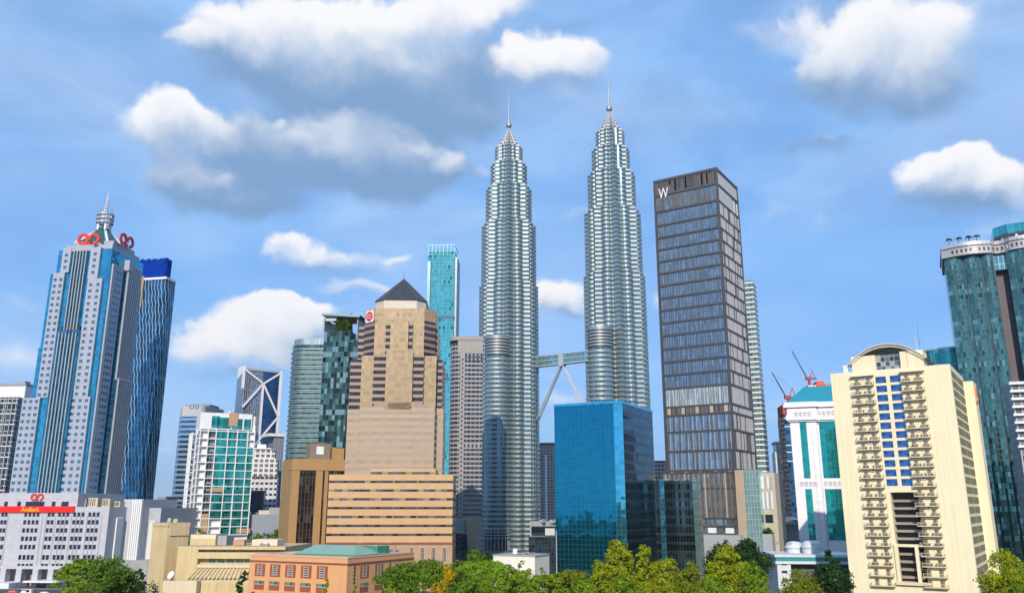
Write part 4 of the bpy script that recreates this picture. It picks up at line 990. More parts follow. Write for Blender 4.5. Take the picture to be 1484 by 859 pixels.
# ================================================================== tall teal tower behind the pyramid tower
s = Site(659, 369, 860, 3)
tt = s.thing('teal_tower', 'very tall turquoise glass tower behind the pyramid tower', 'skyscraper')
tm = facade('turquoise_glass', 2.2, 4.2, (.12,.52,.52), (.10,.36,.37), mw=.14, mh=.2, metal=.85, rough=.06, var=.18, tilt=.006, wave=.003, dark=.02)
Wt_ = -s.x(621, 369); b = MB(); b.prism([(-Wt_-1,2),(-Wt_+4,0),(0,0),(0,34),(-Wt_-1,34)], 0, s.H, tm, roof_grey); b.obj('curtain_wall', tt)
b = MB(); b.box(.003,2.4,3,30,0,s.H-2,mat('grey_side_strip',(.20,.26,.28),.4,.3)); b.cut('edge_strip', tt); b.box(-Wt_-.6,-Wt_+2.6,-.4,.3,0,s.z(378),mat('dark_edge_strip',(.10,.2,.24),.3,.5)); b.obj('edge_strip', tt)
b = MB()
for v_ in (459, 549):
    b.box(-Wt_-.5,.6,-.5,30,s.z(v_+1.6),s.z(v_-1.6),dark_metal)
    for i in range(5): x=-Wt_+3+i*Wt_/5; b.box(x,x+.9,-.7,-.501,s.z(v_+1.6),s.z(v_-1.6),tm)
    b.cut('plant_floor', tt)
tl_m = mat('teal_frame',(.12,.30,.31),.4,.4); b = MB(); zt_ = s.z(354); 
for i in range(8): x = -Wt_+Wt_*i/7; b.box(x-.2,x+.2,.2,.7,s.H,zt_,tl_m); b.box(x-.2,x+.2,30,30.5,s.H,zt_,tl_m)
for z_ in (s.H+4, zt_-.5): b.box(-Wt_,0,.1,.6,z_,z_+.5,tl_m); b.box(-.5,0,.6,30,z_,z_+.5,tl_m)
b.box(-Wt_+.3,-.3,2,28,s.H,s.H+6.5,tm); b.obj('roof_screen', tt)
# ================================================================== grey apartment tower left of the twin towers
s = Site(661, 487, 620, -4)
ga = s.thing('grey_apartment_tower', 'brownish grey apartment tower with a rounded corner, left of the left steel tower', 'apartment building')
ga_m = facade('grey_apartment_bands', 3.2, 3.3, (.05,.06,.075), (.28,.27,.28), mw=.35, mh=.25, span=1.0, spancol=(.33,.315,.31), metal=.5, rough=.15, var=.5, tilt=.015)
ga_w = mat('warm_grey_wall', (.33,.30,.285), .7, 0, .07, panel=(3.3,3.3), pcol=.85)
Wa = s.x(700, 490); r = 8; arc = [(r-r*cos(R(15*i))-4, r-r*sin(R(15*i))) for i in range(7)]
b = MB(); b.prism([(-4,26)]+arc+[(Wa,0),(Wa,26)], 0, s.H-5, ga_m, roof_grey, acc=True); b.obj('balcony_front', ga)
b = MB(); xw_ = s.x(664, 600); b.box(xw_+1, xw_+4.5, -.8, 2, 0, s.H-4, ga_w); b.box(xw_-1, Wa, -.5, 2, s.z(512), s.H-2, ga_w); b.prism([(x*1.03-.5,y*1.03-1) for x,y in [(-4,26)]+arc+[(Wa,0),(Wa,26)]], s.H-3, s.H, ga_w, roof_grey, acc=True); b.box(xw_,Wa,-.45,1,s.z(650),s.z(641),ga_w); b.box(-5,Wa,-.6,26,0,s.z(748),ga_w); b.obj('stone_pier', ga)
it = []
for v_ in (508.5,514): it += [(xw_+5+3.0*i, -.5, s.z(v_+5), 1.5, 1.9, 0) for i in range(6)]
for i in range(5): it.append((xw_+5+3*i,-.45,s.z(645.5),1.5,2.4,0))
z_ = s.H-18
while z_ > 24: it.append((xw_+2.7,-.8,z_,1.3,1.6,0)); z_ -= 3.3
windows(ga, it, ap_pane, am_frame, 1, 1, fw=.1)
# between the two steel towers
s = Site(781, 641, 980, 3)
pk = s.thing('pinkish_apartment_slab', 'pinkish grey apartment slab seen between the two steel towers', 'apartment building')
pk_m = facade('pink_slab_front', 3.6, 3.4, (.08,.08,.09), (.42,.36,.33), mw=1.3, mh=.3, span=1.1, spancol=(.50,.46,.43), metal=.2, rough=.3, var=.5)
Wk2 = s.x(812,641); b = MB(); b.box(-6,Wk2,0,22,0,s.H-4,pk_m,roof_grey); b.obj('wall', pk)
b = MB(); x_ = s.x(791.5,700); b.box(x_-1.3,x_+1.3,-1,1,0,s.H-14,white_paint); b.box(-7,Wk2+1,-.8,23,s.H-14.5,s.H-13.5,w_fin_l); b.box(-5,Wk2-1,1,20,s.H-4,s.H,mat('dark_crown_band',(.1,.1,.11),.6)); b.obj('white_spine', pk)
# ================================================================== slim pale tower behind the brown tower
s = Site(1090, 406, 560, 26)
sp = s.thing('slim_banded_tower', 'slim pale green and white banded tower peeping out behind the brown-finned tower', 'apartment building')
sp_m = facade('pale_green_bands', 2.4, 3.5, (.25,.38,.36), (.45,.5,.48), mw=.15, mh=.1, span=1.2, spancol=(.72,.72,.62), metal=.6, rough=.15, var=.4, tilt=.02)
b = MB(); Wq = -s.x(1064,406); Dq = s.y(1095,410); b.box(-Wq-10, .0, 0, 14, 0, s.H, sp_m, white_paint); b.obj('wall', sp)
b = MB(); z_ = 20
while z_ < s.H-1: b.box(-Wq-10.3,.45,-.45,14.3,z_,z_+.8,white_paint); z_ += 3.5
b.obj('balcony_slab', sp)
s = Site(1103, 604, 610, 18)
pt = s.thing('pinkish_slim_block', 'slim pinkish brown block just right of the pale banded tower', 'apartment building')
b = MB(); b.box(-12, 0, 0, 22, 0, s.H, facade('pink_brown_bands',3,3.3,(.07,.06,.07),(.35,.27,.24),mw=.7,mh=.3,span=1.1,spancol=(.38,.29,.26),metal=.3,rough=.3,var=.4), roof_grey); b.obj('wall', pt)
b = MB(); b.box(.003,.8,10,21.5,0,s.H+.8,mat('pink_render',(.42,.31,.27),.7)); b.box(-8,-1,3,12,s.H,s.H+2.5,mat('dark_roof_cap',(.12,.09,.08),.7)); b.obj('side_wall', pt)
s = Site(948, 669, 700, 20); pf = s.thing('small_distant_block', 'small pinkish block between the bright blue block and the brown-finned tower', 'apartment building')
b = MB(); b.box(-4, s.x(972,671), 0, 16, 0, s.H, facade('small_block_grid',3,3.2,(.05,.05,.06),(.42,.36,.34),mw=.9,mh=1.3,metal=.3,rough=.3,var=.3), roof_grey); b.obj('wall', pf)
b = MB(); b.box(-4.4,s.x(972,671)+.4,-.4,16.4,s.H,s.H+1,dk_frame); b.obj('parapet', pf)
# ================================================================== blue towers under construction and cranes
cs_gl = facade('site_blue_glass', 2.0, 3.6, (.04,.16,.30), (.03,.07,.12), mw=.12, mh=.35, metal=.8, rough=.1, var=.5, tilt=.02, dark=.08)
s = Site(1136, 600, 560, 8)
bt1 = s.thing('unfinished_blue_tower', 'blue glass tower under construction with red screens on top, beside the white teal-windowed building', 'building site')
Wn = s.x(1240,600); b = MB(); b.box(0, s.x(1166,600), 0, 26, 0, s.H, cs_gl, roof_grey); b.obj('curtain_wall', bt1)
b = MB()
for v_ in (606,618,645,655,668): b.box(-.4,s.x(1166,600)+.2,-.8,-.003,s.z(v_)-.3,s.z(v_)+.3,lt_metal); b.cut('floor_edge', bt1)
b = MB(); xq = s.x(1150,590); b.box(-.6, xq+2, -.6, 20, s.H, s.z(586), mat('red_safety_screen',(.40,.07,.05),.8,0,.25,.4)); b.obj('safety_screen', bt1)
s = Site(1168, 566, 640, 8)
bt2 = s.thing('orange_topped_core', 'tower core with orange formwork showing above the blue mansard roof', 'building site')
Wo = s.x(1206,556); b = MB(); b.box(0,Wo,0,24,0,s.H,cs_gl,roof_grey); b.obj('wall', bt2)
b = MB(); xo = s.x(1184,560); b.box(2,xo-.2,1,16,s.H,s.z(557.5),w_fin_l); b.box(xo,s.x(1195,560),.5,14,s.H,s.z(552.5),tan_rust); b.box(s.x(1195,560)+.2,Wo,1,16,s.H,s.z(556),grey_conc)
for i in range(9): x=2+i*(Wo-3)/8; b.box(x-.12,x+.12,.3,.49,s.H,s.H+4.6,dark_metal)
b.box(0,Wo,.2,18,s.H-.6,s.H,red_paint); b.obj('formwork', bt2)
crane_m = mat('crane_grey_blue', (.10,.13,.17), .6); crane_r = mat('crane_red', (.35,.05,.06), .6)
def crane(Y, base, tip, label, mast=None):
    p = P(*base, Y); q = P(*tip, Y-12)
    t = thing('tower_crane', label, 'crane', (p.x, p.y, p.z), 0, 'luffing tower cranes')
    b = MB()
    b.box(-.9,.9,-.9,.9,-24,1.5,crane_r); b.obj('mast', t)
    b = MB(); b.box(-2.6,1.6,-1.4,1.4,1.5,3.8,crane_r); b.box(1.6,5.6,-1.1,1.1,2.0,3.2,crane_m); b.beam((1.0,0,3.8),(3.2,0,9.0),.5,.5,crane_r); b.beam((4.8,0,3),(3.2,0,9.0),.4,.4,crane_r); b.obj('cab', t)
    j = q-p; a = Vector((-1.5,0,2.6)); d = (j-a); b = MB()
    for oy in (-.6,.6):
        for oz in (-.5,.5): b.tube(a+Vector((0,oy,oz)), a+d*.97+Vector((0,oy*.4,oz*.4)), .16,.13,crane_m,5)
    n = 22
    for i in range(n):
        k0, k1 = i/n, (i+1)/n; sg = 1 if i%2 else -1
        b.tube(a+d*.97*k0+Vector((0,.6*sg*(1-.6*k0),.5)), a+d*.97*k1+Vector((0,-.6*sg*(1-.6*k1),-.5)), .1,.1,crane_m,4)
    b.obj('jib', t)
    b = MB(); b.tube((3.2,0,9.0), a+d*.93, .07,.07,crane_m,4); b.tube(a+d*.97,a+d*.97-Vector((0,0,7)),.06,.06,crane_m,4); b.obj('cable', t)
crane(575, (1143,581), (1118,538), 'left tower crane with its jib leaning left, above the red safety screens')
crane(655, (1173,553), (1147,507), 'higher tower crane with a long jib leaning left, above the blue mansard roof')
# ================================================================== white building with blue mansard and teal strips
s = Site(1183, 603, 400, 20)
wm = s.thing('mansard_building', 'white panelled building with teal window strips and a blue mansard roof', 'office building')
wp = mat('white_panel', (.74,.75,.78), .5, 0, .04, panel=(1.7,1.7), pcol=.82)
teal = facade('teal_glass', 1.9, 1.9, (.02,.34,.33), (.02,.22,.24), mw=.1, mh=.06, metal=.8, rough=.06, var=.15, tilt=.008, wave=.006)
blue_roof = mat('blue_mansard', (.02,.26,.36), .45, .1, .08)
X = lambda u, v, y=0: s.x(u, v, y); Z = lambda v, x=0, y=0: s.z(v, x, y)
xl = X(1147,640); xr = X(1250,640,2.5); zc = s.H
b = MB(); b.box(xl, 0, 0, 40, 0, zc, wp, roof_grey); b.box(0, xr, 2.5, 40, 0, zc, wp, roof_grey); b.obj('wall', wm)
t0, t1 = X(1161,640), X(1170.5,640); t2, t3 = X(1189,640,2.5), X(1213,640,2.5)
za, zb_, zc1, zc2 = Z(609), Z(692), Z(708), Z(782)
for (x0,x1,y) in ((t0,t1,0),(t2,t3,2.5)):
    for (zz0,zz1) in ((zb_,za),(zc2,zc1)):
        b = MB(); b.box(x0,x1,y-.22,y-.003,zz0,zz1,teal); b.obj('window_strip', wm)
b = MB()
for y,x0,x1 in ((0,xl,0),(2.5,.01,xr)):
    zk = zc
    b.box(x0-.8 if y==0 else x0, x1+.8 if y==0 else x1, y-1.0, y+3, Z(610), Z(606), wp); b.box(x0-1.6 if y==0 else x0, x1+.6 if y==0 else x1, y-1.8, y+6, zk-1.6, zk+.8, wp); b.box(x0-.9 if y==0 else x0, x1+.4 if y==0 else x1, y-1.2, y+6, zk+.8, zk+4.5, wp); b.box(x0-2.4 if y==0 else x0, x1+1.2 if y==0 else x1, y-2.4, y+8, zk+4.5, zk+5.8, white_paint); b.box(x0-1.7 if y==0 else x0, x1+.7 if y==0 else x1, y-1.7, y+8, zk+5.8, zk+7.0, white_paint)
b.obj('cornice', wm)
b = MB(); z0 = zc+7.0; z1 = Z(560, -8, 8)
b.frust([(xl-1,1),(xr,1.5),(xr,36),(xl-1,36)], z0, [(xl+7.5,11),(xr-7,11),(xr-7,27),(xl+7.5,27)], z1, blue_roof, blue_roof); b.obj('mansard_roof', wm)
orn = mat('ornament_grey', (.38,.38,.42), .7); b = MB()
def ornament(xc, y, zc_, n, q):
    b.box(xc-n*q-.6, xc+n*q+.6, y-.16, y-.003, zc_-q*1.35, zc_+q*1.35, white_paint)
    for i in range(n):
        x = xc+(i-(n-1)/2)*q*2.1; o_, i_ = [], []
        for j in range(12):
            a = 2*pi*j/12; o_.append((x+q*.95*cos(a), y-.2, zc_+q*.95*sin(a))); i_.append((x+q*.55*cos(a), y-.2, zc_+q*.55*sin(a)))
        for j in range(12): b.face([i_[j],o_[j],o_[(j+1)%12],i_[(j+1)%12]], orn)
        b.box(x-q*.18,x+q*.18,y-.24,y-.161,zc_-q*1.1,zc_+q*1.1,orn)
for v_ in (600,700):
    ornament((xl*.5), -1.8 if v_==600 else -.05, Z(v_-1 if v_==600 else v_), 4, .95); b.cut('ornament_panel', wm); ornament((t2+t3)/2, .7 if v_==600 else 2.45, Z(v_-1 if v_==600 else v_,0,2.5), 4, 1.0); b.cut('ornament_panel', wm)
b = MB()
for x in (t1+2.2, t1+5.0, t2-1.2): b.box(x-.07,x+.07,(-.1 if x<0 else 2.4),(-.003 if x<0 else 2.497),0,zc-5,orn); b.cut('panel_joint', wm)
# its low white base with rounded pavilions
s = Site(1125, 803, 335, 6)
wb = s.thing('white_base_block', 'low white block with a teal stripe and two rounded rooftop pavilions', 'building')
X = lambda u, v, y=0: s.x(u, v, y); Z = lambda v, x=0, y=0: s.z(v, x, y)
wpl = mat('pale_render', (.62,.65,.70), .6, 0, .05, streak=.1)
xe = X(1240,805); xo = X(1146,820)
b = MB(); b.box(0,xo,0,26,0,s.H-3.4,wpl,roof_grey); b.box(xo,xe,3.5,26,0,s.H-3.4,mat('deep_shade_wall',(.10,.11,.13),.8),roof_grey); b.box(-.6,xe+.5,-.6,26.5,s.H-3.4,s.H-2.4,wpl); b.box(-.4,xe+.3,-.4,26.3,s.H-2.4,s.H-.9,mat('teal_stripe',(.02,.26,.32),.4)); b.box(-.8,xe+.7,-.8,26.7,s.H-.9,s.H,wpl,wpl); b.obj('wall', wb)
windows(wb, [(xo*.52,0,Z(v_),2.1,.9,0) for v_ in (816.5,828,840)], ap_pane, am_frame, 1, 1)
for (u0,u1,vt,y) in ((1144,1168,786,10),(1168,1196,785,4)):
    b = MB(); x0,x1 = X(u0,795,y), X(u1,795,y); c=((x0+x1)/2, y+6); r=(x1-x0)/2; zt_=Z(vt,0,y)
    b.lathe([(r,s.H),(r,zt_-2.2),(r+.5,zt_-2.2),(r+.5,zt_-1.4),(r*.97,zt_-1.4),(r*.97,zt_-.5),(r*.6,zt_+.25),(.05,zt_+.5)], wpl, 28, c, False); b.obj('rooftop_pavilion', wb)
# dim mid-ground behind: white shell roof and grey terraces
s = Site(1131, 757, 470, 5); sh = s.thing('shell_roofed_hall', 'grey stepped hall with a white curved shell roof left of the mansard building', 'building')
b = MB(); w_ = s.x(1175,757); b.box(-4,w_,2,30,0,s.H-1,mat('hall_grey',(.20,.19,.21),.8,0,.2),roof_grey)
for i in range(4): b.box(-5+i*1.5,w_*.6,-3+i*1.2,2+i,0,s.H-9+i*2.6,mat('terrace_grey',(.24,.22,.24),.8,0,.2) if i==0 else grey_conc,roof_grey)
b.obj('wall', sh)
b = MB(); rows = []
for j in range(9):
    t = j/8; rows.append([(w_*.02+w_*1.0*i/12, -3+18*t, s.H-2.5+ (5.5*sin(pi*(.12+.88*i/12))*(.4+.6*sin(pi*min(1,t*.6+.2))))) for i in range(13)])
b.grid(rows, mat('shell_white',(.66,.68,.72),.4), False); b.obj('shell_roof', sh)
s = Site(1124, 640, 690, 10); nb = s.thing('navy_slab', 'narrow navy slab with a pale left edge between the pinkish block and the unfinished blue tower', 'building')
b = MB(); b.box(0, s.x(1141,640), 0, 20, 0, s.H, facade('navy_bands',2.4,3.4,(.04,.08,.14),(.03,.05,.08),mw=.15,mh=.5,metal=.6,rough=.2,var=.3), roof_grey); b.obj('wall', nb)
b = MB(); b.box(-1.2,-.003,-.4,20,0,s.H-8,w_fin_l); b.box(-1,s.x(1141,640)+.3,-.5,20,s.H-1.2,s.H+.3,dark_metal); b.obj('pale_edge', nb)
# ================================================================== CREAM HOTEL
cream = mat('cream_render', (.80,.72,.50), .75, 0, .05, .12, streak=.13)
cream_d = mat('cream_slab', (.68,.59,.41), .75, 0, .05)
s = Site(1376, 527, 262, 34)
ho = s.thing('cream_hotel', 'cream balconied slab block with a barrel truss roof, nearest building at the right', 'apartment building')
X = lambda u, v, y=0: s.x(u, v, y); Z = lambda v, x=0, y=0: s.z(v, x, y)
Wh = -X(1203.5,543); Dh = s.y(1396,551); H = s.H
vx0, vx1 = X(1290,713), X(1330.5,713); zv1 = Z(713, vx0); zv0 = Z(842, vx0); vmid = Z(790, vx0)
b = MB()
b.box(-Wh, vx0, 0, Dh, -.2, H, cream, roof_grey); b.box(vx1, 0, 0, Dh, -.2, H, cream, roof_grey); b.box(vx0, vx1, 0.001, Dh, zv1, H-.01, cream, roof_grey); b.box(vx0, vx1, .002, Dh, -.2, zv0, cream)
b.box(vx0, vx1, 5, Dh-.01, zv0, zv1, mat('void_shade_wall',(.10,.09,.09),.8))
b.obj('wall', ho)
b = MB(); b.box(.002, 3.0, Dh-1.0, Dh+9, -.2, H-1.5, cream, roof_grey); b.obj('side_pier', ho)
sgb = MB(); sgb.box(.0,.4,-2.2,2.2,-2.6,2.6,mat('orange_sign_panel',(.78,.22,.02),.5)); 
sgb.box(.4,.5,-1.4,1.4,-1.6,-.9,white_paint); o = sgb.obj('sign_panel', ho, 'orange sign panel high on the side'); 
ysg = s.y(1401.5,572,3.0); o.location = (3.0, Dh+2.8, Z(573,3.0,Dh+2.8)); 
# blue windows
bl_pane = facade('vivid_blue_pane', 1.15, .9, (.05,.17,.40), (.03,.09,.24), mw=.05, mh=.05, metal=.85, rough=.05, var=.45, tilt=.03)
pitch = (Z(550, X(1276,550)) - Z(698.5, X(1290,698.5)))/11
wx1, wx2 = X(1276.5,550), X(1297.7,550); ztop = Z(550, wx1)
ww1 = X(1284,550)-X(1269,550); hh = pitch*.66
windows(ho, [(x,0,ztop-pitch*i,ww1*.97,hh,0) for i in range(12) for x in (wx1,wx2)], bl_pane, mat('navy_frame',(.03,.06,.2),.4), 3, 3, name='window', fw=.1, depth=.14, label=None)
# side slatted windows
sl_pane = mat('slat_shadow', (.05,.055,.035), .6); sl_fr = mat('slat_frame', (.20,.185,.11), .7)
y1, y2 = Dh*.26, Dh*.72; it = []
zside = Z(545, 0, y1); 
for i in range(21): it += [(0, Dh*.245, zside-pitch*i, Dh*.40, pitch*.60, 90), (0, Dh*.70, zside-pitch*i+.0, Dh*.40, pitch*.60, 90)]
windows(ho, it, sl_pane, sl_fr, 9, 2, name='slatted_window', fw=.12, depth=.16)
# balconies
blx = (X(1234.5,556), X(1267,556)); brx = (X(1306.5,552), X(1339.5,552)); dep = 1.75
rail_m = mat('rail_grey', (.42,.37,.29), .6); dr_gl = facade('balcony_door_glass', .9, 2.2, (.16,.135,.105), (.46,.39,.28), mw=.12, mh=.15, metal=.4, rough=.15, var=.6)
stuffm = [mat('stored_dark',(.06,.055,.05),.8), mat('stored_brown',(.20,.13,.08),.8), mat('stored_grey',(.30,.29,.28),.8)]
def balcony_proto(w, first):
    slab = MB(); slab.box(-w/2, w/2, -dep, -.002, -.16, .08, cream_d)
    r = MB(); 
    for z_ in (1.0,): r.box(-w/2, w/2, -dep-.02, -dep+.05, z_-.05, z_+.04, cream_d)
    n = 26
    for i in range(n+1):
        x = -w/2+.03+(w-.06)*i/n; r.box(x-.02,x+.02,-dep,-dep+.04,.08,.95,rail_m)
    for sx_ in (-1,1):
        for j in range(5): y=-dep+.1+j*(dep-.2)/5; r.box(sx_*(w/2-.03)-.02,sx_*(w/2-.03)+.02,y,y+.04,.08,.95,rail_m)
        r.box(sx_*(w/2-.03)-.04,sx_*(w/2-.03)+.04,-dep+.05,-.01,.95,1.03,cream_d)
    d = MB()
    d.box(-.62,.62,-.1,-.003,.08,2.05,dr_gl)
    return slab.mesh('balcony'), r.mesh('railing'), d.mesh('balcony_door')
wl = blx[1]-blx[0]; wr = brx[1]-brx[0]
pm = {0: balcony_proto(wl, 0), 1: balcony_proto(wr, 1)}
rnd = random.Random(12)
def chair_mesh(m_):
    b = MB(); b.box(-.25,.25,-.25,.25,.40,.46,m_); b.box(-.25,.25,.2,.25,.46,.95,m_)
    for sx_ in (-.22,.22):
        for sy_ in (-.22,.22): b.box(sx_-.025,sx_+.025,sy_-.025,sy_+.025,.08,.40,m_)
    return b.mesh('balcony_chair')
ac = MB(); ac.box(-.62,.62,-.45,-.003,-.40,.40,white_paint); ac.T = Matrix.Translation((0,-.46,0)) @ Matrix.Rotation(pi/2,4,'X'); ac.lathe([(.26,0),(.26,.02)],dark_metal,12); acm_ = ac.mesh('air_conditioner')
zl0, zr0 = Z(562, blx[0]), Z(558, brx[1])-.0
nb_ = 22
for side,(cx,zz0) in enumerate((((blx[0]+blx[1])/2, ztop-hh*.5-.55), ((brx[0]+brx[1])/2, ztop-hh*.5-.35))):
    for i in range(nb_):
        z_ = zz0-pitch*i
        o = link('balcony', pm[side][0], ho, None, (cx,0,z_)); r_ = link('railing', pm[side][1], o)
        [link('balcony_door', pm[side][2], ho, None, (cx+q_*(wl if side==0 else wr),0,z_)) for q_ in (-.27,.24)]
        if (side == 0 and i < 12) or rnd.random() < .12: link('air_conditioner', acm_, ho, None, (cx+.2*wl*(1 if side==0 else rnd.uniform(-1,1))*.2, 0, z_+pitch-.62))
    o = MB(); o.box(-wl/2-.2, wl/2+.2, -dep, -.002, 0, .25, cream_d); e = o.obj('balcony_canopy', ho); e.location = (cx,0,zz0+pitch)
# things kept on the balconies: low dark pots and chairs behind the railings
pots = []
for k in range(5):
    b = MB(); m_ = stuffm[k%3]
    if k < 3:
        b.lathe([(.16,.08),(.24,.5),(.26,.52),(.2,.5)], m_, 10); b.lathe([(.05,.5),(.3,.75),(.05,1.0)], m_, 7, (0,0), False)
        pots.append(('planter', b.mesh('planter'), 'planter'))
    else:
        pots.append(('balcony_chair', chair_mesh(m_), 'chair'))
for side,cx in ((0,(blx[0]+blx[1])/2),(1,(brx[0]+brx[1])/2)):
    for i in range(nb_-2):
        z_ = (ztop-hh*.5-(.55 if side==0 else .35))-pitch*i
        for k in range(4):
            nm, me_, cat_ = pots[rnd.randrange(5)]
            x = cx + (-.36+.24*k+rnd.uniform(-.05,.05))*(wl if side==0 else wr); wx, wy = s.w(x, -rnd.uniform(.75,1.15))
            o = link(nm, me_, None, None, (wx,wy,z_+.002), -s.a+rnd.uniform(-.3,.3)); o.scale = (1.15,1.15,rnd.uniform(.95,1.15))
            sd_ = 'left' if side==0 else 'right'
            tag(o, ('dark planter kept behind a railing in the %s stack of cream balconies' if cat_=='planter' else 'balcony chair standing behind a railing in the %s stack of cream balconies') % sd_, cat_, ('planters' if cat_=='planter' else 'chairs')+' on the %s balconies'%sd_)
# void: dark slabs, frame of the lower half
b = MB(); n = 11
for i in range(n):
    z_ = zv0+.8+(zv1-zv0-1.5)*i/n; b.box(vx0+.05, vx1-.05, 2.2, 4.998, z_, z_+.75, mat('void_parapet',(.30,.27,.24),.8) if i==0 else bpy.data.materials['void_parapet']); b.cut('gallery_slab', ho)
b = MB(); b.box(vx0-.6, vx1-.02, -.7, .9, vmid-.3, vmid+.5, cream); xk = X(1331,815); b.box(xk-.5, xk+.5, -.7, .9, zv0, vmid-.3, cream); b.box(vx0-.5,vx0+.55,-.7,.9,zv0,vmid-.3,cream); b.box(vx0-.9,vx1+1,-1.1,.9,zv0-.9,zv0,cream_d); b.obj('void_frame', ho)
for i in range(24): 
    pass
# roof: parapet blocks, glazing, barrel truss roof
zr1, zr2 = Z(515,X(1234,515)), Z(506.5,X(1330,507))
b = MB(); xa0, xa1, xb0, xb1 = X(1234,530), X(1268.5,530), X(1304,520), X(1338,520)
b.box(xa0, xa1, .4, 9, H, Z(514,xa1), cream, roof_grey); b.cut('parapet_block', ho); b.box(xb0, xb1, .4, 9, H, Z(506,xb1), cream, roof_grey); b.obj('parapet_block', ho)
b = MB(); b.box(xa1, xb0, 2.0, 9, H, H+5.2, facade('penthouse_glazing',1.4,1.6,(.10,.13,.16),(.40,.38,.33),mw=.14,mh=.14,metal=.5,rough=.15,var=.8,bright=(.5,.45,.38),brp=.3), cream); b.obj('penthouse_glazing', ho)
b = MB(); ax0, ax1 = X(1229,535,-.4), X(1343,518,-.4); zpk = Z(497.5,(ax0+ax1)/2,-.4); zba = H+2.6
def archz(t, k=1.0): return zba + (zpk-zba)*(1-(2*t-1)**2)*k
n = 26; Ld = Dh*.75
outer = [[(ax0+(ax1-ax0)*i/n, y_, archz(i/n)) for i in range(n+1)] for y_ in (-.6, Ld)]
b.grid(outer, cream_d, False, True); b.grid([[(x,y,z-.25) for x,y,z in r_] for r_ in outer][::-1], cream_d, False, True)
b.grid([[(x,-.6,z) for x,y,z in outer[0]], [(x,-.6,z-.25) for x,y,z in outer[0]]][::-1], cream_d, False, False); b.obj('barrel_roof', ho)
b = MB(); 
for yy in (-.45, Ld*.33, Ld*.66, Ld-.2):
    lo = lambda t: (ax0+(ax1-ax0)*(.03+.94*t), yy, archz(.03+.94*t)-.95-(.25*(1-abs(2*t-1))))
    hi = lambda t: (ax0+(ax1-ax0)*t, yy, archz(t)-.3)
    for i in range(n): b.beam(lo(i/n), lo((i+1)/n), .16, .16, white_paint)
    for i in range(n): b.beam(lo(i/n), hi((i+.5)/n), .09, .09, white_paint); b.beam(hi((i+.5)/n), lo((i+1)/n), .09, .09, white_paint)
b.obj('roof_truss', ho)
b = MB()
for j in range(6):
    y_ = .5+(Ld-1)*j/5; b.beam((ax1-1.6,y_,H),(ax1-1.6,y_,archz(.93)-.2),.22,.22,cream_d); b.cut('roof_post', ho); b.beam((ax1-6,y_,H),(ax1-6,y_,archz(.85)-.3),.2,.2,cream_d); b.cut('roof_post', ho)
b = MB(); xx_ = X(1333,500,4); b.tube((xx_,4,H+3),(xx_,4,Z(468,xx_,4)),.06,.03,dark_metal,5); b.obj('antenna', ho)
b = MB(); xx_ = X(1330,520,4); b.tube((xx_,4.6,H+3),(xx_,4.6,Z(487,xx_,4)),.09,.05,white_paint,5); b.obj('antenna', ho)
b = MB(); b.box(-Wh+4.2,-Wh+5.8,.8,2.2,H,H+2.6,white_paint); b.cut('roof_tank', ho); b.box(-Wh+7,-Wh+8.6,1,2.6,H,H+1.2,grey_conc); b.obj('roof_tank', ho)
# ================================================================== wavy glass tower at the right edge
s = Site(1370, 375, 400, 27)
wv = s.thing('wavy_glass_tower', 'green glass tower with bulging bays and a palm-lined roof terrace at the right edge', 'skyscraper')
X = lambda u, v, y=0: s.x(u, v, y); Z = lambda v, x=0, y=0: s.z(v, x, y)
wv_m = facade('shingled_green_glass', 1.15, 2.6, (.09,.22,.20), (.04,.085,.085), mw=.09, mh=.3, metal=.85, rough=.08, var=.35, tilt=.03, bright=(.26,.42,.39), brp=.10, dark=.04)
wv_d = mat('groove_dark', (.03,.045,.055), .4, .4); wv_p = mat('purple_brown_panel', (.11,.085,.10), .6, 0, .15, panel=(1.6,3.0), pcol=.6)
H = s.H; xs_ = [(0, X(1395.5,380)), (X(1397.5,380), X(1420.5,378)), (X(1423,378), X(1439,378))]
def bay(x0, x1, bulge, n=12): return [(x0+(x1-x0)*i/n, -bulge*sin(pi*i/n)) for i in range(n+1)]
for (x0,x1) in xs_:
    b = MB(); b.prism(bay(x0,x1,(x1-x0)*.16)+[(x1,8),(x0,8)], 0, H, wv_m, roof_grey, acc=True); b.obj('glass_bay', wv)
xe = xs_[-1][1]; xR0 = X(1458,380,5); xR1 = xR0+30
b = MB(); b.box(.3, xe+.5, .5, 34, 0, H-.2, wv_d, roof_grey); b.box(-.6,.2,.6,30,0,H-1,wv_m); b.obj('core', wv)
b = MB(); b.box(xe+.5, xR0, 6, 34, 0, H-6, wv_p, roof_grey); zz = Z(392,xe,6); b.box(xe+.5,xR0,2,6,zz-1,H-1,bm_gl); b.obj('recessed_wall', wv)
b = MB(); b.prism(bay(xR0,xR1,4.0)+[(xR1,34),(xR0,34)], 0, H, wv_m, roof_grey, acc=True); b.obj('glass_bay', wv)
pc = mat('parapet_grey', (.40,.38,.41), .5, .2); b = MB(); zt_ = Z(361,0,0)
nn = 30; front = []
for i in range(nn+1):
    t = i/nn; x = -1.5+(xR1+3)*t; front.append((x, -3.4*abs(sin(pi*(x+1.5)/(xR0-2)))**1.2 - .6 + (2.2 if xe < x < xR0 else 0)))
b.prism(front+[(xR1+1.5,34),(-1.5,34)], H, H+4.4, pc, roof_grey, acc=True)
fr2 = [(x,y-.7) for x,y in front]; b.prism(fr2+[(xR1+2.2,34.5),(-2.2,34.5)], H+4.4, H+6.2, w_fin_l, roof_grey, acc=True); b.obj('parapet_band', wv)
b = MB()
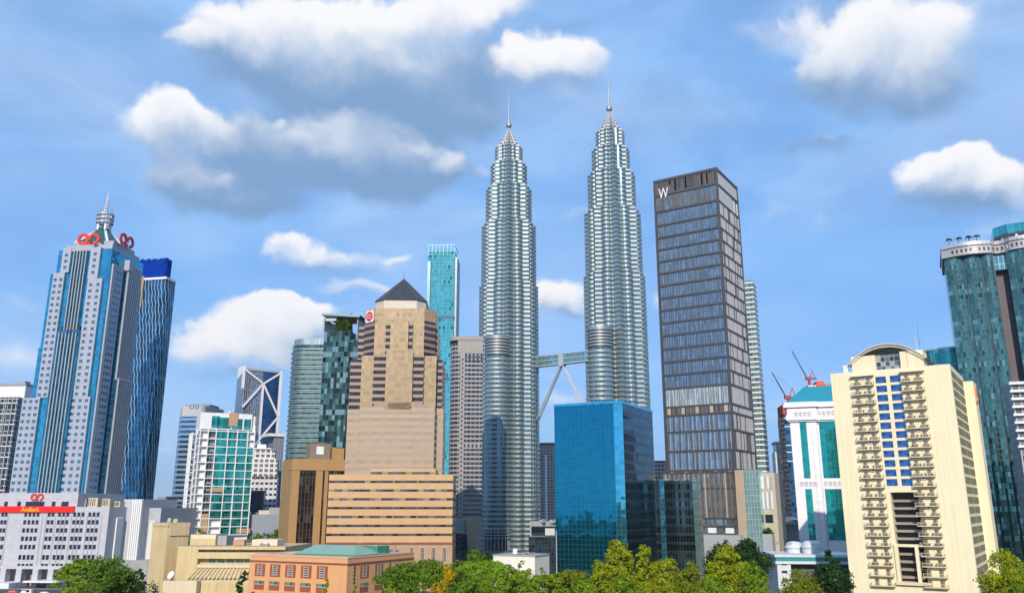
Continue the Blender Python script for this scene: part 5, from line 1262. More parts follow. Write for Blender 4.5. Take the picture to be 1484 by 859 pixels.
for i in range(2, nn-1):
    x, y = front[i]; x2, y2 = front[i+1]
    b.T = Matrix.Translation(((x+x2)/2,(y+y2)/2,H+2.2)) @ Matrix.Rotation(math.atan2(y2-y,x2-x),4,'Z'); b.box(-.4,.4,-.12,-.01,-.8,.8,white_paint if i%7==0 else dark_metal); b.cut('parapet_opening', wv)
tr = facade('terrace_teal_glass', 2.6, 6, (.06,.38,.40), (.1,.3,.32), mw=.12, mh=.2, metal=.85, rough=.06, var=.4, tilt=.02)
b = MB(); q0 = X(1424,350,8); zt2 = H+6.2; b.prism([(q0+5,7),(q0+11,2.5),(xR1,2),(xR1,26),(q0+5,26)], zt2+3.5, zt2+8.5, tr, w_fin_l)
b.box(q0+8,xR1,6,24,zt2,zt2+3.5,grey_conc); b.box(q0+14,q0+15,3.4,4,zt2,zt2+3.5,white_paint); b.obj('roof_pavilion', wv)
b = MB(); x_ = X(1447,333,14); b.box(x_, xR1, 14, 26, zt2+8.5, Z(331,x_,14), mat('plant_room_grey',(.20,.21,.25),.7,0,.1), roof_grey); b.obj('plant_room', wv)
# small blue-green drum behind the hotel, right-edge balcony block
s2 = Site(1352, 508, 430, 20); dr = s2.thing('teal_drum_block', 'teal curved glass block between the barrel roof and the wavy green tower', 'building')
b = MB(); r_ = 14; b.lathe([(r_,0),(r_,s2.H)], tr, 40, (8,8), True, True); b.obj('curved_wall', dr)
b = MB(); b.lathe([(r_+.3,s2.H-.2),(r_+.3,s2.H+.6),(r_-.5,s2.H+.6)], lt_metal, 40, (8,8), False); b.obj('rim', dr)
s2 = Site(1464, 552, 330, 20); eb = s2.thing('white_balcony_block', 'pale grey balcony block cut off by the right edge', 'apartment building')
b = MB(); b.box(0,26,.3,16,0,s2.H,facade('edge_block_front',2.6,3.1,(.12,.13,.15),(.36,.37,.4),mw=.5,mh=.4,metal=.3,rough=.3,var=.5),roof_grey); b.obj('wall', eb)
for i in range(9):
    b = MB(); z_ = s2.H-1.5-i*3.1; b.box(-.8,26,-1.4,.299,z_,z_+.9,white_paint); b.obj('balcony', eb)
# ================================================================== FOREGROUND: beige library-like building
beige = mat('beige_render', (.60,.47,.26), .8, 0, .09, .12, streak=.22)
beige_l = mat('pale_cream_render', (.66,.57,.40), .75, 0, .06, streak=.12)
s = Site(244, 757, 300, 40)
bg_ = s.thing('beige_block_tower', 'blank beige stair tower of the low building in front of the terraced houses', 'building')
Wl = -s.x(222, 756); Dr = s.y(275, 757)
b = MB(); b.box(-Wl, 0, 0, Dr, 0, s.H-1.2, beige, roof_grey); b.box(-Wl-.2, .25, -.25, Dr+.2, s.H-1.2, s.H, beige, roof_grey); b.obj('wall', bg_)
b = MB(); b.box(.003, .5, .8, Dr-.2, s.H-4.4, s.H-1.21, beige); b.obj('overhang_band', bg_)
rnd = random.Random(3); b = MB()
for i in range(7): x, y = rnd.uniform(-Wl+1,-1), rnd.uniform(1,Dr-1); b.box(x-.4,x+.4,y-.4,y+.4,s.H,s.H+rnd.uniform(.6,1.6),beige_l); b.cut('roof_vent', bg_)
s = Site(258, 791, 296, 3)
bw = s.thing('beige_wing', 'beige low building with a green-glazed window band and a sloped louvred roof', 'building')
X = lambda u, v, y=0: s.x(u, v, y); Z = lambda v, x=0, y=0: s.z(v, x, y)
x1 = X(287,800); xe = X(414,795); 
b = MB(); b.box(0, x1, 0, 30, 0, s.H, beige, roof_grey)
zA, zB = Z(795.5), Z(799.5); zC, zD = Z(808.5), Z(817)
b.box(x1, xe, 2.2, 30, 0, s.H-.1, beige); b.box(x1, xe, -.4, 2.199, zA, s.H, beige, roof_grey); b.box(x1, xe, -.6, 2.198, zC, zB, beige); b.box(x1, xe, .2, 2.197, Z(822), zD, beige_l)
b.obj('wall', bw)
gpane = facade('sea_green_pane', .85, .8, (.05,.30,.20), (.45,.45,.40), mw=.06, mh=.05, metal=.5, rough=.1, var=.7)
it = []
for k in range(5): it.append((X(303.5+13.3*k,812), 2.2, (zC+zD)/2, X(308.5,812)-X(299,812), zC-zD-.5, 0))
for k in range(3): it.append((X(304.5+13.5*k,798), 2.2, (zA+zB)/2, 2.6, .75, 0))
windows(bw, it, gpane, white_paint, 3, 2, fw=.12)
b = MB(); zt_, zb_ = Z(823,0,-1), Z(843,0,-6); xl0, xr0 = X(285,824,-1), X(372,824,-1); xl1, xr1 = X(264,846,-7), X(372,846,-7)
b.face([(xl1,-7,zb_),(xr1,-7,zb_),(xr0,-.6,zt_),(xl0,-.6,zt_)], beige); b.face([(xl1,-7,zb_),(xl0,-.6,zt_),(xl0,-.6,-.1),(xl1,-7,-.1)][::-1], beige); b.face([(xl1,-7,-.1),(xr1,-7,-.1),(xr1,-7,zb_),(xl1,-7,zb_)], beige)
b.obj('sloped_roof', bw)
def lerp(a, c, t): return tuple(a[i]+(c[i]-a[i])*t for i in range(3))
b = MB(); n = 17
for i in range(n):
    t = (i+.6)/n; p0 = lerp((xl1,-7,zb_),(xr1,-7,zb_),t); p1 = lerp((xl0,-.6,zt_),(xr0,-.6,zt_),t)
    b.beam(Vector(lerp(p0,p1,.30))+Vector((0,-.12,.12)), Vector(lerp(p0,p1,.97))+Vector((0,-.12,.12)), .42, .5, beige)
    b.beam(Vector(lerp(p0,p1,.18))+Vector((0,0,.05)), Vector(lerp(p0,p1,.30))+Vector((.4,0,.05)), .8, .12, dk_frame)
b.obj('roof_louvres', bw)
b = MB(); b.box(X(276,780,9), X(313,780,9), 9, 20, s.H, Z(774,0,9), beige_l, roof_grey); b.box(X(276,785,7.5), X(312,785,7.5), 7.5, 8.99, s.H, Z(780,0,7.5), beige); b.box(X(315,785,9), X(328,785,9), 9, 16, s.H, Z(775.5,0,9), grey_conc, roof_grey); b.box(X(338,786,8), X(354,786,8), 8, 14, s.H, Z(782,0,8), mat('terracotta_vent',(.45,.28,.17),.8)); b.obj('roof_storey', bw)
b = MB(); b.box(X(365,785,6), X(402,785,6), 6, 14, s.H, Z(781,0,6), beige_l, white_paint); b.obj('roof_box', bw)
# satellite dish on the ledge
b = MB(); xd0, xd1 = X(238,846,-7.5), X(264.5,846,-7.5); b.box(X(236,846,-10), X(285,846,-10), -10, -7.05, 0, Z(841,0,-10), beige_l); b.obj('ledge', bw)
px, py = X(250,830,-8.5), -8.5; wx, wy = s.w(px, py); zl_ = Z(841,0,-10)
dsh = thing('satellite_dish', 'white satellite dish on the ledge at the foot of the beige stair tower', 'satellite dish', (wx, wy, zl_), -.5)
b = MB(); b.T = Matrix.Translation((0,-.2,2.0)) @ Matrix.Rotation(R(62),4,'X'); b.lathe([(.02,0),(.8,.12),(1.5,.45),(1.75,.68)], white_paint, 24, cap=False); b.lathe([(1.75,.68),(1.5,.40),(.8,.07),(.02,-.05)], grey_conc, 24, cap=False); b.obj('dish', dsh)
b = MB(); b.tube((0,.1,0),(0,0,1.8),.14,.12,dark_metal,8); b.tube((0,-.3,1.7),(0,-1.9,2.9),.04,.04,dark_metal,6); b.tube((.7,.2,0),(0,0,1.6),.06,.06,dark_metal,6); b.tube((-.7,.2,0),(0,0,1.6),.06,.06,dark_metal,6); b.obj('stand', dsh); dsh.scale = (.78,.78,.78)
# ================================================================== terracotta building
s = Site(504, 807.5, 248, 27)
tb = s.thing('terracotta_building', 'salmon terracotta building with red-brown lattice windows and a green roof, front centre-left', 'building')
terra = mat('salmon_render', (.68,.35,.165), .75, 0, .05, .1, streak=.10)
X = lambda u, v, y=0: s.x(u, v, y); Z = lambda v, x=0, y=0: s.z(v, x, y); Yp = lambda u, v, x=0: s.y(u, v, x)
Wl = -X(363,804); Dr = Yp(600,800)
b = MB(); b.box(-Wl, 0, 0, Dr, 0, s.H, terra, roof_grey); b.obj('wall', tb)
b = MB(); zc_ = Z(817); rb2 = bpy.data.materials['red_brown_trim']
b.box(-Wl-.25, .25, -.25, Dr, zc_-.25, zc_+.2, rb2); b.box(-Wl-.15,.15,-.15,Dr,s.H-.3,s.H+.12,mat('terracotta_coping',(.66,.40,.26),.7)); b.obj('cornice', tb)
zw = Z(830.5); zw2 = Z(858)
pitchx = (X(467,831)-X(376.5,831))/4
its = []; x0 = X(376.5,831)
def lattice(b, w, h):
    b.box(-w/2,w/2,-.10,-.002,-h/2,h/2,lat_red); b.box(-w*.24,w*.24,-.13,-.101,-h*.44,h*.44,lat_d)
    n = 5
    for j in range(n):
        zc = -h*.44+h*.88*(j+.5)/n; q = h*.88/n*.44
        b.box(-w*.22,w*.22,-.2,-.131,zc-.05,zc+.05,lat_w); b.beam((-w*.2,-.16,zc-q),(w*.2,-.16,zc+q),.08,.08,lat_w); b.beam((-w*.2,-.165,zc+q),(w*.2,-.165,zc-q),.08,.08,lat_w); b.box(-.13,.13,-.21,-.15,zc-.13,zc+.13,lat_w)
    for xx in (-w*.24,w*.24): b.box(xx-.07,xx+.07,-.2,-.131,-h*.45,h*.45,lat_w)
b = MB(); ww, wh = pitchx*.66, Z(821.5)-Z(840.5); lattice(b, ww, wh); lm = b.mesh('lattice_window')
for k in range(5): link('lattice_window', lm, tb, None, (x0+pitchx*k, 0, zw))
yk = [Yp(528,830), Yp(549,829)]
for y in yk: link('lattice_window', lm, tb, None, (0, y, zw), pi/2)
b = MB(); lo = MB(); lo.box(-ww/2,ww/2,-.1,-.002,-1.6,.9,lat_red); lo.box(-ww*.4,ww*.4,-.13,-.101,.0,.8,gpane); lo.box(-ww*.45,ww*.45,-.2,-.131,-.15,-.02,lat_w); lom = lo.mesh('lower_window')
zl_ = Z(852)
for k in range(5): link('lower_window', lom, tb, None, (x0+pitchx*k, 0, zl_))
for y in yk: link('lower_window', lom, tb, None, (0, y, zl_), pi/2)
b = MB(); 
for uu in (513.5, 565): 
    y = Yp(uu,828); 
    for j in range(6): b.box(.002,.15,y-.28,y+.28,zw-3+j*1.0,zw-2.35+j*1.0,lat_d); b.cut('slot_opening', tb)
gr = mat('green_copper_roof', (.22,.38,.30), .6, 0, .12); grd = mat('green_gutter', (.04,.22,.16), .5)
b = MB(); ra, rb3 = X(434,798,6), X(545,797,6); zr0, zr1 = s.H+.3, Z(790,0,14)
b.frust([(ra,4),(-.8,4),(-.8,20),(ra,20)], zr0, [(ra+2,11),(-6,11),(-6,13),(ra+2,13)], zr1, gr, gr); b.box(ra-.2,-.6,3.6,4,zr0-.3,zr0+.2,grd); b.box(-8,-1.2,16,22,s.H,zr0+2.2,grd)
b.obj('green_roof', tb)
# ================================================================== white building half hidden by trees, low blocks behind
s = Site(775, 806, 262, 24)
wt2 = s.thing('white_wall_building', 'sunlit plain white building half hidden by the trees below the left steel tower', 'building')
wsun = mat('lime_white_wall', (.74,.71,.63), .8, 0, .04, streak=.1)
W = -s.x(715,800); D = s.y(796,805)
b = MB(); b.box(-W,0,0,D,0,s.H,wsun,grey_conc); b.box(-W*.55,1.2,-3,0-.01,0,s.z(827,0,-3),wsun,grey_conc); b.obj('wall', wt2)
b = MB(); b.box(-W-.2,.2,-.2,D+.2,s.H,s.H+.35,grey_conc); b.obj('coping', wt2)
s = Site(690, 753, 520, -10)
tn = s.thing('tan_low_block', 'low tan and grey block with dark glass at the foot of the grey apartment tower', 'building')
X = lambda u, v, y=0: s.x(u, v, y); Z = lambda v, x=0, y=0: s.z(v, x, y)
b = MB(); b.box(X(676,760),0,0,16,0,s.H,mat('tan_stone',(.40,.31,.21),.8),roof_grey); b.box(X(650,760,4),X(676,760)-.1,4,20,0,Z(752,0,4),grey_conc,roof_grey); b.obj('wall', tn)
b = MB(); b.box(X(650,775,-4),X(677,775,-4),-4,3.9,0,Z(774,0,-4),dark_glass,roof_grey); b.box(X(651,770,-4),X(672,770,-4),-4.4,3.9,Z(772,0,-4),Z(770,0,-4),grey_conc); b.obj('glass_front', tn)
s = Site(766, 777, 430, 6)
dk_ = s.thing('dark_low_block', 'low dark block with a pale billboard panel just left of the bright blue block', 'building')
X = lambda u, v, y=0: s.x(u, v, y); Z = lambda v, x=0, y=0: s.z(v, x, y)
b = MB(); b.box(0,X(812,777),0,20,0,s.H,dark_glass,roof_grey); b.box(X(768,760,8),X(806,760,8),8,24,s.H,Z(755,0,8),grey_conc,roof_grey); b.box(X(770,770,6),X(806,770,6),6,7.9,Z(773,0,6),Z(762,0,6),bb_side); b.obj('wall', dk_)
b = MB(); b.box(X(790,770,5),X(804,770,5),5,5.6,Z(775,0,5),Z(765,0,5),w_fin_l); b.obj('billboard', dk_)
# tall slim pole by the blue block
p = P(806.5, 790, 300); t = thing('slim_pole', 'slim pale pole standing against the left edge of the bright blue block', 'pole', (p.x,p.y,0)); b = MB(); b.tube((0,0,0),(0,0,P(806.5,768,300).z),.22,.16,w_fin_l,8); b.obj('shaft', t)
b = MB(); b.lathe([(.35,0),(.35,.5),(.22,.6)], grey_conc, 12); b.obj('base', t)
# ================================================================== parked vehicles at the foot of the bank podium
car_glass = mat('car_glass', (.02,.025,.03), .08, 0, .05); tyre = mat('tyre_rubber', (.02,.02,.02), .9); lampm = mat('lamp_lens', (.7,.7,.68), .2)
def vehicle(name, label, cat, u, v, Y, rz, paint, L=4.4, Wd=1.75, hh=1.45, van=False):
    p = P(u, v, Y); t = thing(name, label, cat, (p.x, p.y, .012), rz)
    side = [(-L/2,.35),(-L/2,.8),(-L*.34,.92),(-L*.2,hh) if not van else (-L*.40,hh),(L*.24,hh) if not van else (L*.46,hh),(L*.40,.95) if not van else (L*.48,1.0),(L/2,.85),(L/2,.35)]
    b = MB()
    for k,sg in ((0,-1),(1,1)):
        f = [(x, sg*Wd/2*(1 if z < 1 else .88), z) for x,z in side]; b.face(f if sg < 0 else f[::-1], paint)
    n = len(side)
    for i in range(n):
        a, c = side[i], side[(i+1)%n]; wa, wc = Wd/2*(1 if a[1]<1 else .88), Wd/2*(1 if c[1]<1 else .88)
        b.face([(a[0],-wa,a[1]),(a[0],wa,a[1]),(c[0],wc,c[1]),(c[0],-wc,c[1])], paint)
    b.obj('body', t)
    b = MB()
    for sg in (-1,1):
        yy = sg*(Wd/2*.95+.01); x0,x1 = (-L*.2,L*.24) if not van else (-L*.40,L*.30)
        f = [(x0-.25,yy,.98),(x1+.3,yy,.98),(x1,yy*.95,hh-.12),(x0,yy*.95,hh-.12)]; b.face(f if sg<0 else f[::-1], car_glass)
    b.obj('side_glass', t)
    for sx_ in (-1,1):
        for sg in (-1,1):
            w = MB(); c = Vector((sx_*L*.31, sg*Wd*.47, .33)); w.tube(c-Vector((0,.11,0)), c+Vector((0,.11,0)), .33,.33,tyre,14); w.tube(c-Vector((0,.12,0)), c+Vector((0,.12,0)), .19,.19,lt_metal,10); w.obj('wheel', t)
    for sg in (-1,1):
        w = MB(); w.box(L/2-.02,L/2+.03,sg*Wd*.36-.18,sg*Wd*.36+.18,.62,.78,lampm); w.obj('headlight', t)
vehicle('parked_car', 'red car parked at the left under the bank podium', 'car', 18, 854, 376, .2, red_paint)
vehicle('parked_van', 'white van parked between the red car and the white car below the bank podium', 'van', 39, 853, 374, 0, white_paint, 5.0, 1.9, 2.1, True)
vehicle('parked_car', 'white car parked nearest the trees below the bank podium', 'car', 64, 855, 370, .1, white_paint)
# ================================================================== TREES
L_y = leafmat('yellow_green_leaves', (.33,.36,.018)); L_l = leafmat('light_green_leaves', (.20,.31,.024)); L_m = leafmat('mid_green_leaves', (.125,.215,.022)); L_d = leafmat('dark_green_leaves', (.032,.075,.024)); L_o = leafmat('olive_leaves', (.20,.235,.022)); L_f = leafmat('yellow_blossom', (.55,.36,.02)); L_w = leafmat('pale_blossom', (.55,.42,.38))
bark = mat('bark', (.16,.12,.085), .95, 0, .3, 2.0)
def leafcloud(b, rnd, lobes, n, size, mats):
    tot = sum(l[3]*l[4] for l in lobes)
    for (cx, cy, cz, rx, rz) in lobes:
        k = max(20, int(n*rx*rz/tot))
        cl = [Vector((rnd.gauss(0,1),rnd.gauss(0,1),rnd.gauss(.25,1))).normalized() for _ in range(max(6,k//28))]
        for _ in range(k):
            d = (rnd.choice(cl) + Vector((rnd.gauss(0,1),rnd.gauss(0,1),rnd.gauss(0,1)))*.28).normalized()
            rr = rnd.uniform(.62,1.08) if rnd.random() < .85 else rnd.uniform(1.0,1.28)
            p = Vector((cx+d.x*rx*rr, cy+d.y*rx*rr, cz+d.z*rz*rr))
            nrm = (d + Vector((rnd.gauss(0,.6),rnd.gauss(0,.6),rnd.gauss(.3,.5)))).normalized()
            a = nrm.orthogonal().normalized(); a.rotate(Matrix.Rotation(rnd.uniform(0,6.28),3,nrm)); c = nrm.cross(a)
            q = size*rnd.uniform(.5,1.25); m_ = mats[0] if rnd.random() < .8 else rnd.choice(mats)
            b.face([p-a*q, p-c*q*.55, p+a*q, p+c*q*.55], m_)
def tree(u, vt, wpx, Y, kind, mats, label, n=5200, size=.42, seed=None, name=None, base=.34, cat='tree', group=None):
    rnd = random.Random(seed if seed is not None else int(u*7+vt)); p = P(u, vt, Y); H = p.z; Wd = wpx*Y/F/cos(TH)*.5
    t = thing(name or {'round':'broadleaf_tree','spread':'spreading_tree','column':'tall_tree','tiered':'feathery_tree'}[kind], label, cat, (p.x,p.y,0), 0, group)
    lobes = []
    if kind == 'round':
        zc, rz = H*(base+1)/2, H*(1-base)/2
        for _ in range(24):
            d = Vector((rnd.gauss(0,1),rnd.gauss(0,1),rnd.gauss(.15,.9))).normalized(); k = rnd.uniform(.45,.72); r = rnd.uniform(.26,.42)
            lobes.append((d.x*Wd*k, d.y*Wd*k, zc+d.z*rz*k, Wd*r, min(Wd,rz)*r))
        lobes.append((0,0,zc+rz*.72,Wd*.34,rz*.28))
    elif kind == 'spread':
        for _ in range(44):
            a = rnd.uniform(0,6.28); k = rnd.uniform(.02,.86)**.6; r = rnd.uniform(.17,.30)
            lobes.append((cos(a)*Wd*k, sin(a)*Wd*k, H*(.99-.10*rnd.random()) - (k**2)*H*.22 - Wd*r*.5, Wd*r, Wd*r*.5))
        for _ in range(10):
            a = rnd.uniform(0,6.28); k = rnd.uniform(.5,.95); r = rnd.uniform(.14,.22)
            lobes.append((cos(a)*Wd*k, sin(a)*Wd*k, H*rnd.uniform(.42,.68), Wd*r, Wd*r*.65))
    elif kind == 'column':
        for i in range(30):
            f = (i+.5)/30; z = H-Wd*.3-(1-f)*H*.52; env = Wd*(1.12-.55*f**2.2)*rnd.uniform(.85,1.12); a = i*2.4+rnd.uniform(-.5,.5); k = rnd.uniform(.3,.72)
            lobes.append((cos(a)*env*k, sin(a)*env*k, z, env*rnd.uniform(.32,.46), env*rnd.uniform(.26,.4)))
        lobes.append((0,0,H-Wd*.3,Wd*.34,Wd*.28))
    else:
        for i in range(15):
            f = (i+.5)/15; z = H*(.35+.62*f); env = Wd*(1.05-.8*f); a = rnd.uniform(0,6.28)+i*2.4; k = rnd.uniform(.35,.85)
            lobes.append((cos(a)*env*k, sin(a)*env*k, z, env*.42, H*.018+env*.07))
        lobes.append((0,0,H*.985,Wd*.12,H*.015))
    b = MB(); leafcloud(b, rnd, lobes, int(n*1.5), size, mats); b.obj('crown', t)
    b = MB(); tr_ = max(.16, H*.016); top = H*(.72 if kind != 'spread' else .58); pts = [Vector((rnd.uniform(-.2,.2)*i*.3, rnd.uniform(-.2,.2)*i*.3, top*i/4)) for i in range(5)]; pts[0] = Vector((0,0,-.1))
    for i in range(4): b.tube(pts[i],pts[i+1],tr_*(1.25-.2*i),tr_*(1.25-.2*(i+1)),bark,8)
    for (cx,cy,cz,rx,rz) in lobes[::2]:
        st = pts[rnd.choice((2,3))] ; b.tube(st, st.lerp(Vector((cx,cy,cz)),.95), tr_*.42, tr_*.12, bark, 5)
    b.obj('trunk', t)
    return t
tree(122,806,66,262,'spread',[L_l,L_y,L_m],'light green umbrella-shaped tree in front of the bank podium',5200,.45)
tree(164,805,68,258,'round',[L_m,L_d,L_l],'dense mid-green tree touching the light green umbrella tree before the bank podium',5600,.42)
tree(112,836,50,205,'round',[L_l,L_m,L_y],'low bushy tree under the light green umbrella tree at the bottom left',3600,.34)
tree(186,822,40,262,'round',[L_m,L_d],'small dark tree leaning on the ribbed grey pier',3000,.40)
tree(204,824,34,280,'tiered',[L_d,L_m],'dark palm-like tree between the grey pier and the beige stair tower',3000,.40)
tree(219,843,60,170,'round',[L_d,L_w,L_m],'dark shrub tree dotted with pale blossom below the beige stair tower',3400,.24)
tree(356,827,60,160,'tiered',[L_d,L_m],'dark feathery tree in front of the salmon terracotta building',4200,.26)
tree(474,838,38,158,'tiered',[L_y,L_l],'young yellow-green feathery tree before the lattice windows',2000,.24)
tree(515,848,30,158,'tiered',[L_l,L_m],'small light green feathery tree below the corner of the terracotta building',1500,.22)
tree(566,842,38,190,'round',[L_l,L_m],'small rounded light green tree below the right end of the terracotta building',2600,.30)
tree(614,804,128,215,'spread',[L_m,L_l,L_o],'broad mid-green canopy tree in front of the pyramid tower podium',7600,.40)
tree(700,801,132,232,'spread',[L_l,L_m,L_o],'broad light green canopy tree overlapping the white-walled building',7600,.40)
tree(648,819,44,186,'round',[L_f,L_f,L_o],'tree covered in yellow blossom among the broad canopies',3200,.30)
tree(668,836,80,176,'spread',[L_m,L_o,L_l],'lower olive canopy tree just below the yellow-blossomed tree',4600,.32)
tree(596,838,60,182,'round',[L_m,L_l],'bushy green tree left of the yellow-blossomed tree',3600,.32)
tree(738,828,80,186,'spread',[L_l,L_o,L_m],'low leafy canopy tree covering the left part of the sunlit white wall',4600,.32)
tree(662,812,60,238,'round',[L_m,L_o],'rounded mid-green tree between the two broad canopy trees',4200,.40)
tree(700,830,70,190,'round',[L_l,L_m],'bushy light green tree beneath the right broad canopy tree',4200,.32)
tree(790,827,64,204,'spread',[L_l,L_y,L_o],'low yellow-green canopy tree below the dark block with the billboard',4200,.34)
tree(842,834,66,188,'round',[L_l,L_y],'low rounded green tree at the bottom of the bright blue block',4000,.32)
tree(757,812,60,200,'tiered',[L_y,L_l,L_o],'thin airy tree in front of the sunlit white wall',2600,.26)
tree(785,822,46,196,'tiered',[L_l,L_o],'thin leafy tree at the right corner of the sunlit white wall',2200,.26)
tree(828,818,92,214,'spread',[L_o,L_y,L_l],'low olive umbrella tree under the left part of the bright blue block',6000,.36)
tree(893,780,56,222,'column',[L_y,L_y,L_l],'tallest yellow-green tree standing before the bright blue block',7200,.38)
tree(933,789,40,224,'column',[L_y,L_l,L_m],'second tallest yellow-green tree, just right of the tallest one',5200,.38)
tree(868,812,52,206,'round',[L_y,L_l],'rounded yellow-green tree at the left foot of the tallest tree',4200,.34)
tree(905,828,66,200,'round',[L_l,L_y,L_m],'bushy light green tree at the right foot of the tallest tree',4600,.33)
tree(968,806,52,212,'column',[L_y,L_o,L_l],'yellow-green tree in front of the low near-black glass block',5200,.35)
tree(1003,812,62,208,'round',[L_o,L_y,L_l],'rounded olive tree between the near-black block and the grey base wall',5000,.35)
tree(1050,787,64,214,'column',[L_y,L_l,L_y],'yellow-green tree with brownish twigs before the dark pair at the grey base wall',6800,.37)
tree(1090,812,62,206,'round',[L_l,L_y],'bright green rounded tree left of the low white block',5000,.35)
tree(1030,830,70,194,'round',[L_l,L_m,L_y],'low bright green tree in the middle of the right-hand row',4600,.32)
tree(965,838,60,186,'round',[L_y,L_l,L_o],'low yellow-green tree under the near-black glass block',4000,.30)
tree(1048,783,64,300,'round',[L_d,L_d,L_m],'dark rounded tree against the grey base wall, left of its pair',5600,.50,group='dark trees at the grey base wall')
tree(1085,781,58,304,'round',[L_d,L_d,L_m],'dark rounded tree against the grey base wall, right of its pair',5200,.50,group='dark trees at the grey base wall')
tree(1158,823,76,190,'round',[L_o,L_o,L_l],'dense olive dome-shaped tree in front of the low white block',6200,.30)
tree(1200,797,70,240,'tiered',[L_d,L_d],'shaded dark feathery tree beside the cream hotel',6000,.42)
tree(1196,815,76,236,'round',[L_d,L_d,L_m],'shaded dark bushy tree at the foot of the cream hotel',6200,.42)
tree(1455,793,74,196,'round',[L_y,L_l,L_y],'sunlit yellow-green tree at the right edge, before the cream hotel side',6800,.33)
tree(1425,828,36,186,'tiered',[L_o,L_w,L_l],'thin dry-twigged tree at the foot of the cream hotel side',2000,.24)
tree(1478,826,50,180,'round',[L_l,L_y],'low bright tree in the bottom right corner',3600,.30)
tree(290,765,30,430,'round',[L_m,L_l],'bushy green tree at the foot of the green glass apartments',1800,.6)
tree(378,769,44,440,'round',[L_m,L_d,L_l],'wide green tree below the low grey hall',2200,.6)
tree(398,766,30,446,'round',[L_m,L_l],'green tree pressed against the left wall of the ochre block',1600,.6)
tree(687,794,40,350,'round',[L_m,L_d],'dark green tree at the foot of the left steel tower',2400,.55)
tree(712,797,44,356,'round',[L_d,L_m],'darker round tree right below the annex of the left steel tower',2400,.55)
tree(1106,764,26,440,'round',[L_d,L_m],'shrubby tree on the planted ledge of the hotel podium',1200,.5) if False else None
def palm(p, h, label, mats, sc=1.0, n=11, seed=1, group=None):
    rnd = random.Random(seed); t = thing('palm_tree', label, 'palm tree', p, rnd.uniform(0,6), group)
    b = MB(); b.tube((0,0,0),(.1*h*.2,0,h*.7),.22*sc,.14*sc,bark,7); b.obj('trunk', t)
    b = MB()
    for i in range(n):
        a = 2*pi*i/n+rnd.uniform(-.2,.2); L = h*rnd.uniform(.30,.40); up = rnd.uniform(.1,.75); pr = Vector((.02*h,0,h*.7)); w = .5*sc
        for k in range(6):
            s_ = (k+1)/6; q = Vector((.02*h+cos(a)*L*s_, sin(a)*L*s_, h*.7 + L*(up*s_ - (up*.55+.55)*s_*s_)+L*.12)); sd_ = Vector((-sin(a),cos(a),0))*w*(1.1-s_)*1.2; sp_ = Vector((-sin(a),cos(a),0))*w*(1.1-s_+1/6)*1.2
            b.face([pr-sp_,q-sd_,q+sd_,pr+sp_], mats); pr = q
    b.obj('crown', t)
st_ = Site(1370, 375, 400, 27)
for k,(u,lab) in enumerate(((1376,'leftmost rooftop palm on the wavy green tower'),(1390.5,'second rooftop palm from the left on the wavy green tower'),(1405.5,'third rooftop palm from the left on the wavy green tower'),(1417,'rooftop palm nearest the teal pavilion of the wavy green tower'))):
    x_ = st_.x(u, 356, 3); wx, wy = st_.w(x_, 3); palm((wx,wy,st_.H+6.2), 6.2, lab, L_d, 1.2, 9, k+3, 'palms on the roof terrace')
p = P(674,790,430); palm((p.x,p.y,0), 22, 'tall palm in front of the low tan block', L_d, 2.0, 12, 9)
# planted ledge shrubs on the hotel podium
s = Site(1037,243,450,33); xx = s.x(1107,768,-.8); rnd = random.Random(8)
for k in range(2):
    x_ = s.x((1100,1112)[k],768,-1.6); z_ = s.z(773,x_,-1.6); wx, wy = s.w(x_, -1.8)
    t = thing('ledge_shrub', ('left','right')[k]+' of the two shrubs on the planted ledge beside the turquoise blade', 'shrub', (wx,wy,z_), 0, 'shrubs on the planted ledge')
    b = MB(); leafcloud(b, rnd, [(0,0,1.4,2.2,1.4),(1.2,0,1.0,1.5,1.0),(-1.3,0,1.2,1.4,1.1)], 500, .5, [L_d,L_m]); b.obj('foliage', t); b = MB(); b.tube((0,0,0),(0,0,1.6),.12,.06,bark,6); b.obj('stem', t)
# ================================================================== buildings on the camera's side of the valley (seen only in the mirrored glass)
rf1 = facade('back_block_a', 3, 3.4, (.08,.10,.13), (.42,.40,.38), mw=1.0, mh=.4, span=1.2, spancol=(.45,.42,.40), metal=.4, rough=.2)
rf2 = facade('back_block_b', 2, 3.6, (.06,.12,.16), (.16,.18,.2), mw=.15, mh=.3, span=.9, spancol=(.2,.22,.25), metal=.7, rough=.1)
for k,(x,y,w,d,h,lab) in enumerate(((-340,-260,40,30,62,'stepped pale block behind the viewpoint, far left'),(-250,-330,36,30,84,'dark glass block behind the viewpoint, left'),(90,-300,34,28,58,'pale slab behind the viewpoint, centre'),(170,-360,44,30,96,'dark glass slab behind the viewpoint, right of centre'),(290,-280,50,34,70,'pale wide block behind the viewpoint, right'),(420,-300,40,30,88,'dark tall block behind the viewpoint, far right'))):
    t = thing('hillside_block', lab, 'building', (x,y,0), .2*k)
    b = MB(); b.box(-w/2,w/2,-d/2,d/2,0,h,(rf1,rf2)[k%2],roof_grey); b.obj('wall', t); b = MB(); b.box(-w/2-.4,w/2+.4,-d/2-.4,d/2+.4,h,h+1,grey_conc); b.box(-w/5,w/6,-d/5,d/4,h+1,h+4.5,grey_conc); b.obj('roof', t)

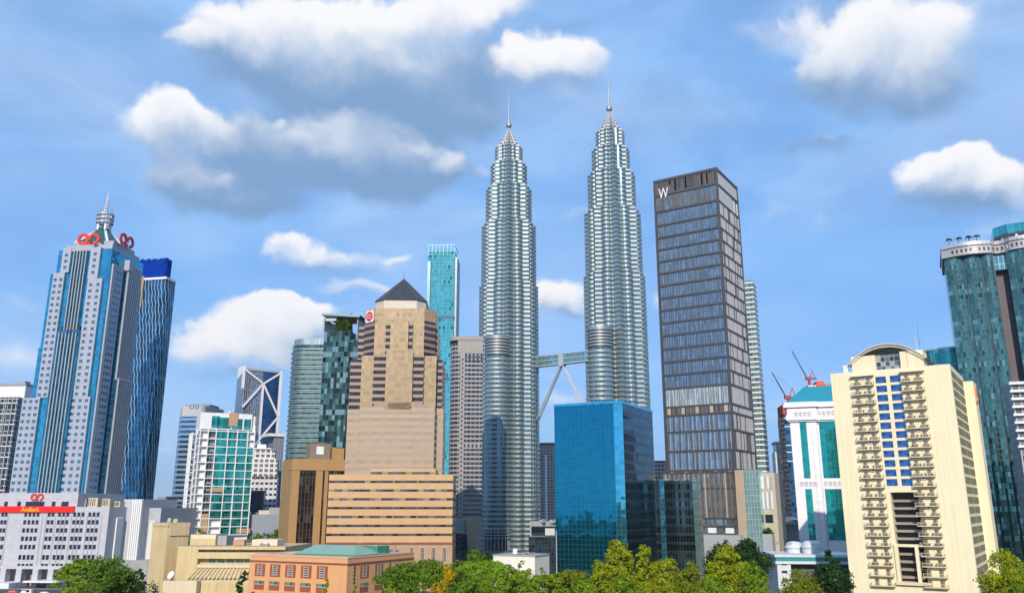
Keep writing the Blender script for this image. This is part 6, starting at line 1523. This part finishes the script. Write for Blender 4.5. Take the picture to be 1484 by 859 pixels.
# ================================================================== rooftop plant: parts of the roofs they are bolted to
def roof_units(root, x0, x1, y0, y1, z, n, seed, big=1.0):
    rnd = random.Random(seed)
    for i in range(n):
        x, y = rnd.uniform(x0,x1), rnd.uniform(y0,y1); k = rnd.random(); b = MB()
        if k < .45:
            w, d, h = rnd.uniform(.8,1.8)*big, rnd.uniform(.8,1.4)*big, rnd.uniform(.7,1.3)*big
            b.box(x-w/2,x+w/2,y-d/2,y+d/2,z+.15,z+h,w_fin_l); b.box(x-w/2+.1,x+w/2-.1,y-d/2-.03,y-d/2-.002,z+.3,z+h-.15,dk_frame); b.lathe([(w*.3,z+h),(w*.3,z+h+.15),(w*.22,z+h+.16)],dk_frame,10,(x,y)); nm = 'air_conditioner'
        elif k < .7:
            r = rnd.uniform(.5,1.0)*big; b.lathe([(r,z),(r,z+1.5*big),(r*.9,z+1.65*big),(r*.25,z+1.9*big)],white_paint,14,(x,y)); nm = 'water_tank'
        elif k < .88:
            L = rnd.uniform(2,5)*big; b.beam((x-L/2,y,z+.5),(x+L/2,y,z+.5),.4*big,.35*big,lt_metal); b.beam((x+L/2,y,z+.5),(x+L/2,y+1.5,z+.5),.4*big,.34*big,lt_metal); nm = 'duct'
        else:
            h = rnd.uniform(2.5,5)*big; b.tube((x,y,z),(x,y,z+h),.05*big,.03*big,dark_metal,5)
            for q in range(3): b.beam((x-.5,y,z+h*(.75+.1*q)),(x+.5,y,z+h*(.75+.1*q)),.04,.04,dark_metal)
            nm = 'aerial'
        b.obj(nm, root)
def top_of(o): return max(max(v.co.z for v in c.data.vertices) for c in children(o) if c.data and c.name.split('.')[0] in ('wall','curtain_wall','balconied_storeys','glazed_bay'))
roof_units(wt2, -11, -2, 2, 9, top_of(wt2), 5, 21)
roof_units(bw, 6, 30, 3, 7, top_of(bw), 7, 22, .8)
roof_units(tb, -28, -22, 5, 18, top_of(tb), 5, 23, .8); roof_units(tb, -5, -2, 22, 30, top_of(tb), 3, 24, .8)
roof_units(dk_, 2, 14, 2, 6, top_of(dk_), 4, 25)
roof_units(gt, 3, 20, 6, 16, top_of(gt), 4, 26); roof_units(wb, 2, 7, 3, 8, top_of(wb)+3.4, 3, 27, .8); roof_units(lg, -2, 12, 2, 5, top_of(lg), 4, 28)
roof_units(fb, -40, -4, 4, 16, top_of(fb)+.4, 5, 29, 1.4); roof_units(bb, -30, -4, 4, 14, top_of(bb)+.95, 5, 30, .9); roof_units(db, 0, 12, 5, 18, top_of(db), 4, 31)

# ================================================================== humid air
m = bpy.data.materials.new('humid_air'); m.use_nodes = True; t = NT(m.node_tree); t.nodes.clear()
vo = t.n('ShaderNodeVolumePrincipled', Color=(.80,.88,.97), Density=5.5e-5, Anisotropy=.3)
oo = t.n('ShaderNodeOutputMaterial'); t.links.new(vo.outputs[0], oo.inputs['Volume'])
b = MB(); b.box(-9800,9800,-1500,11800,-1,520,m); hz = b.obj('haze'); hz['kind'] = 'stuff'
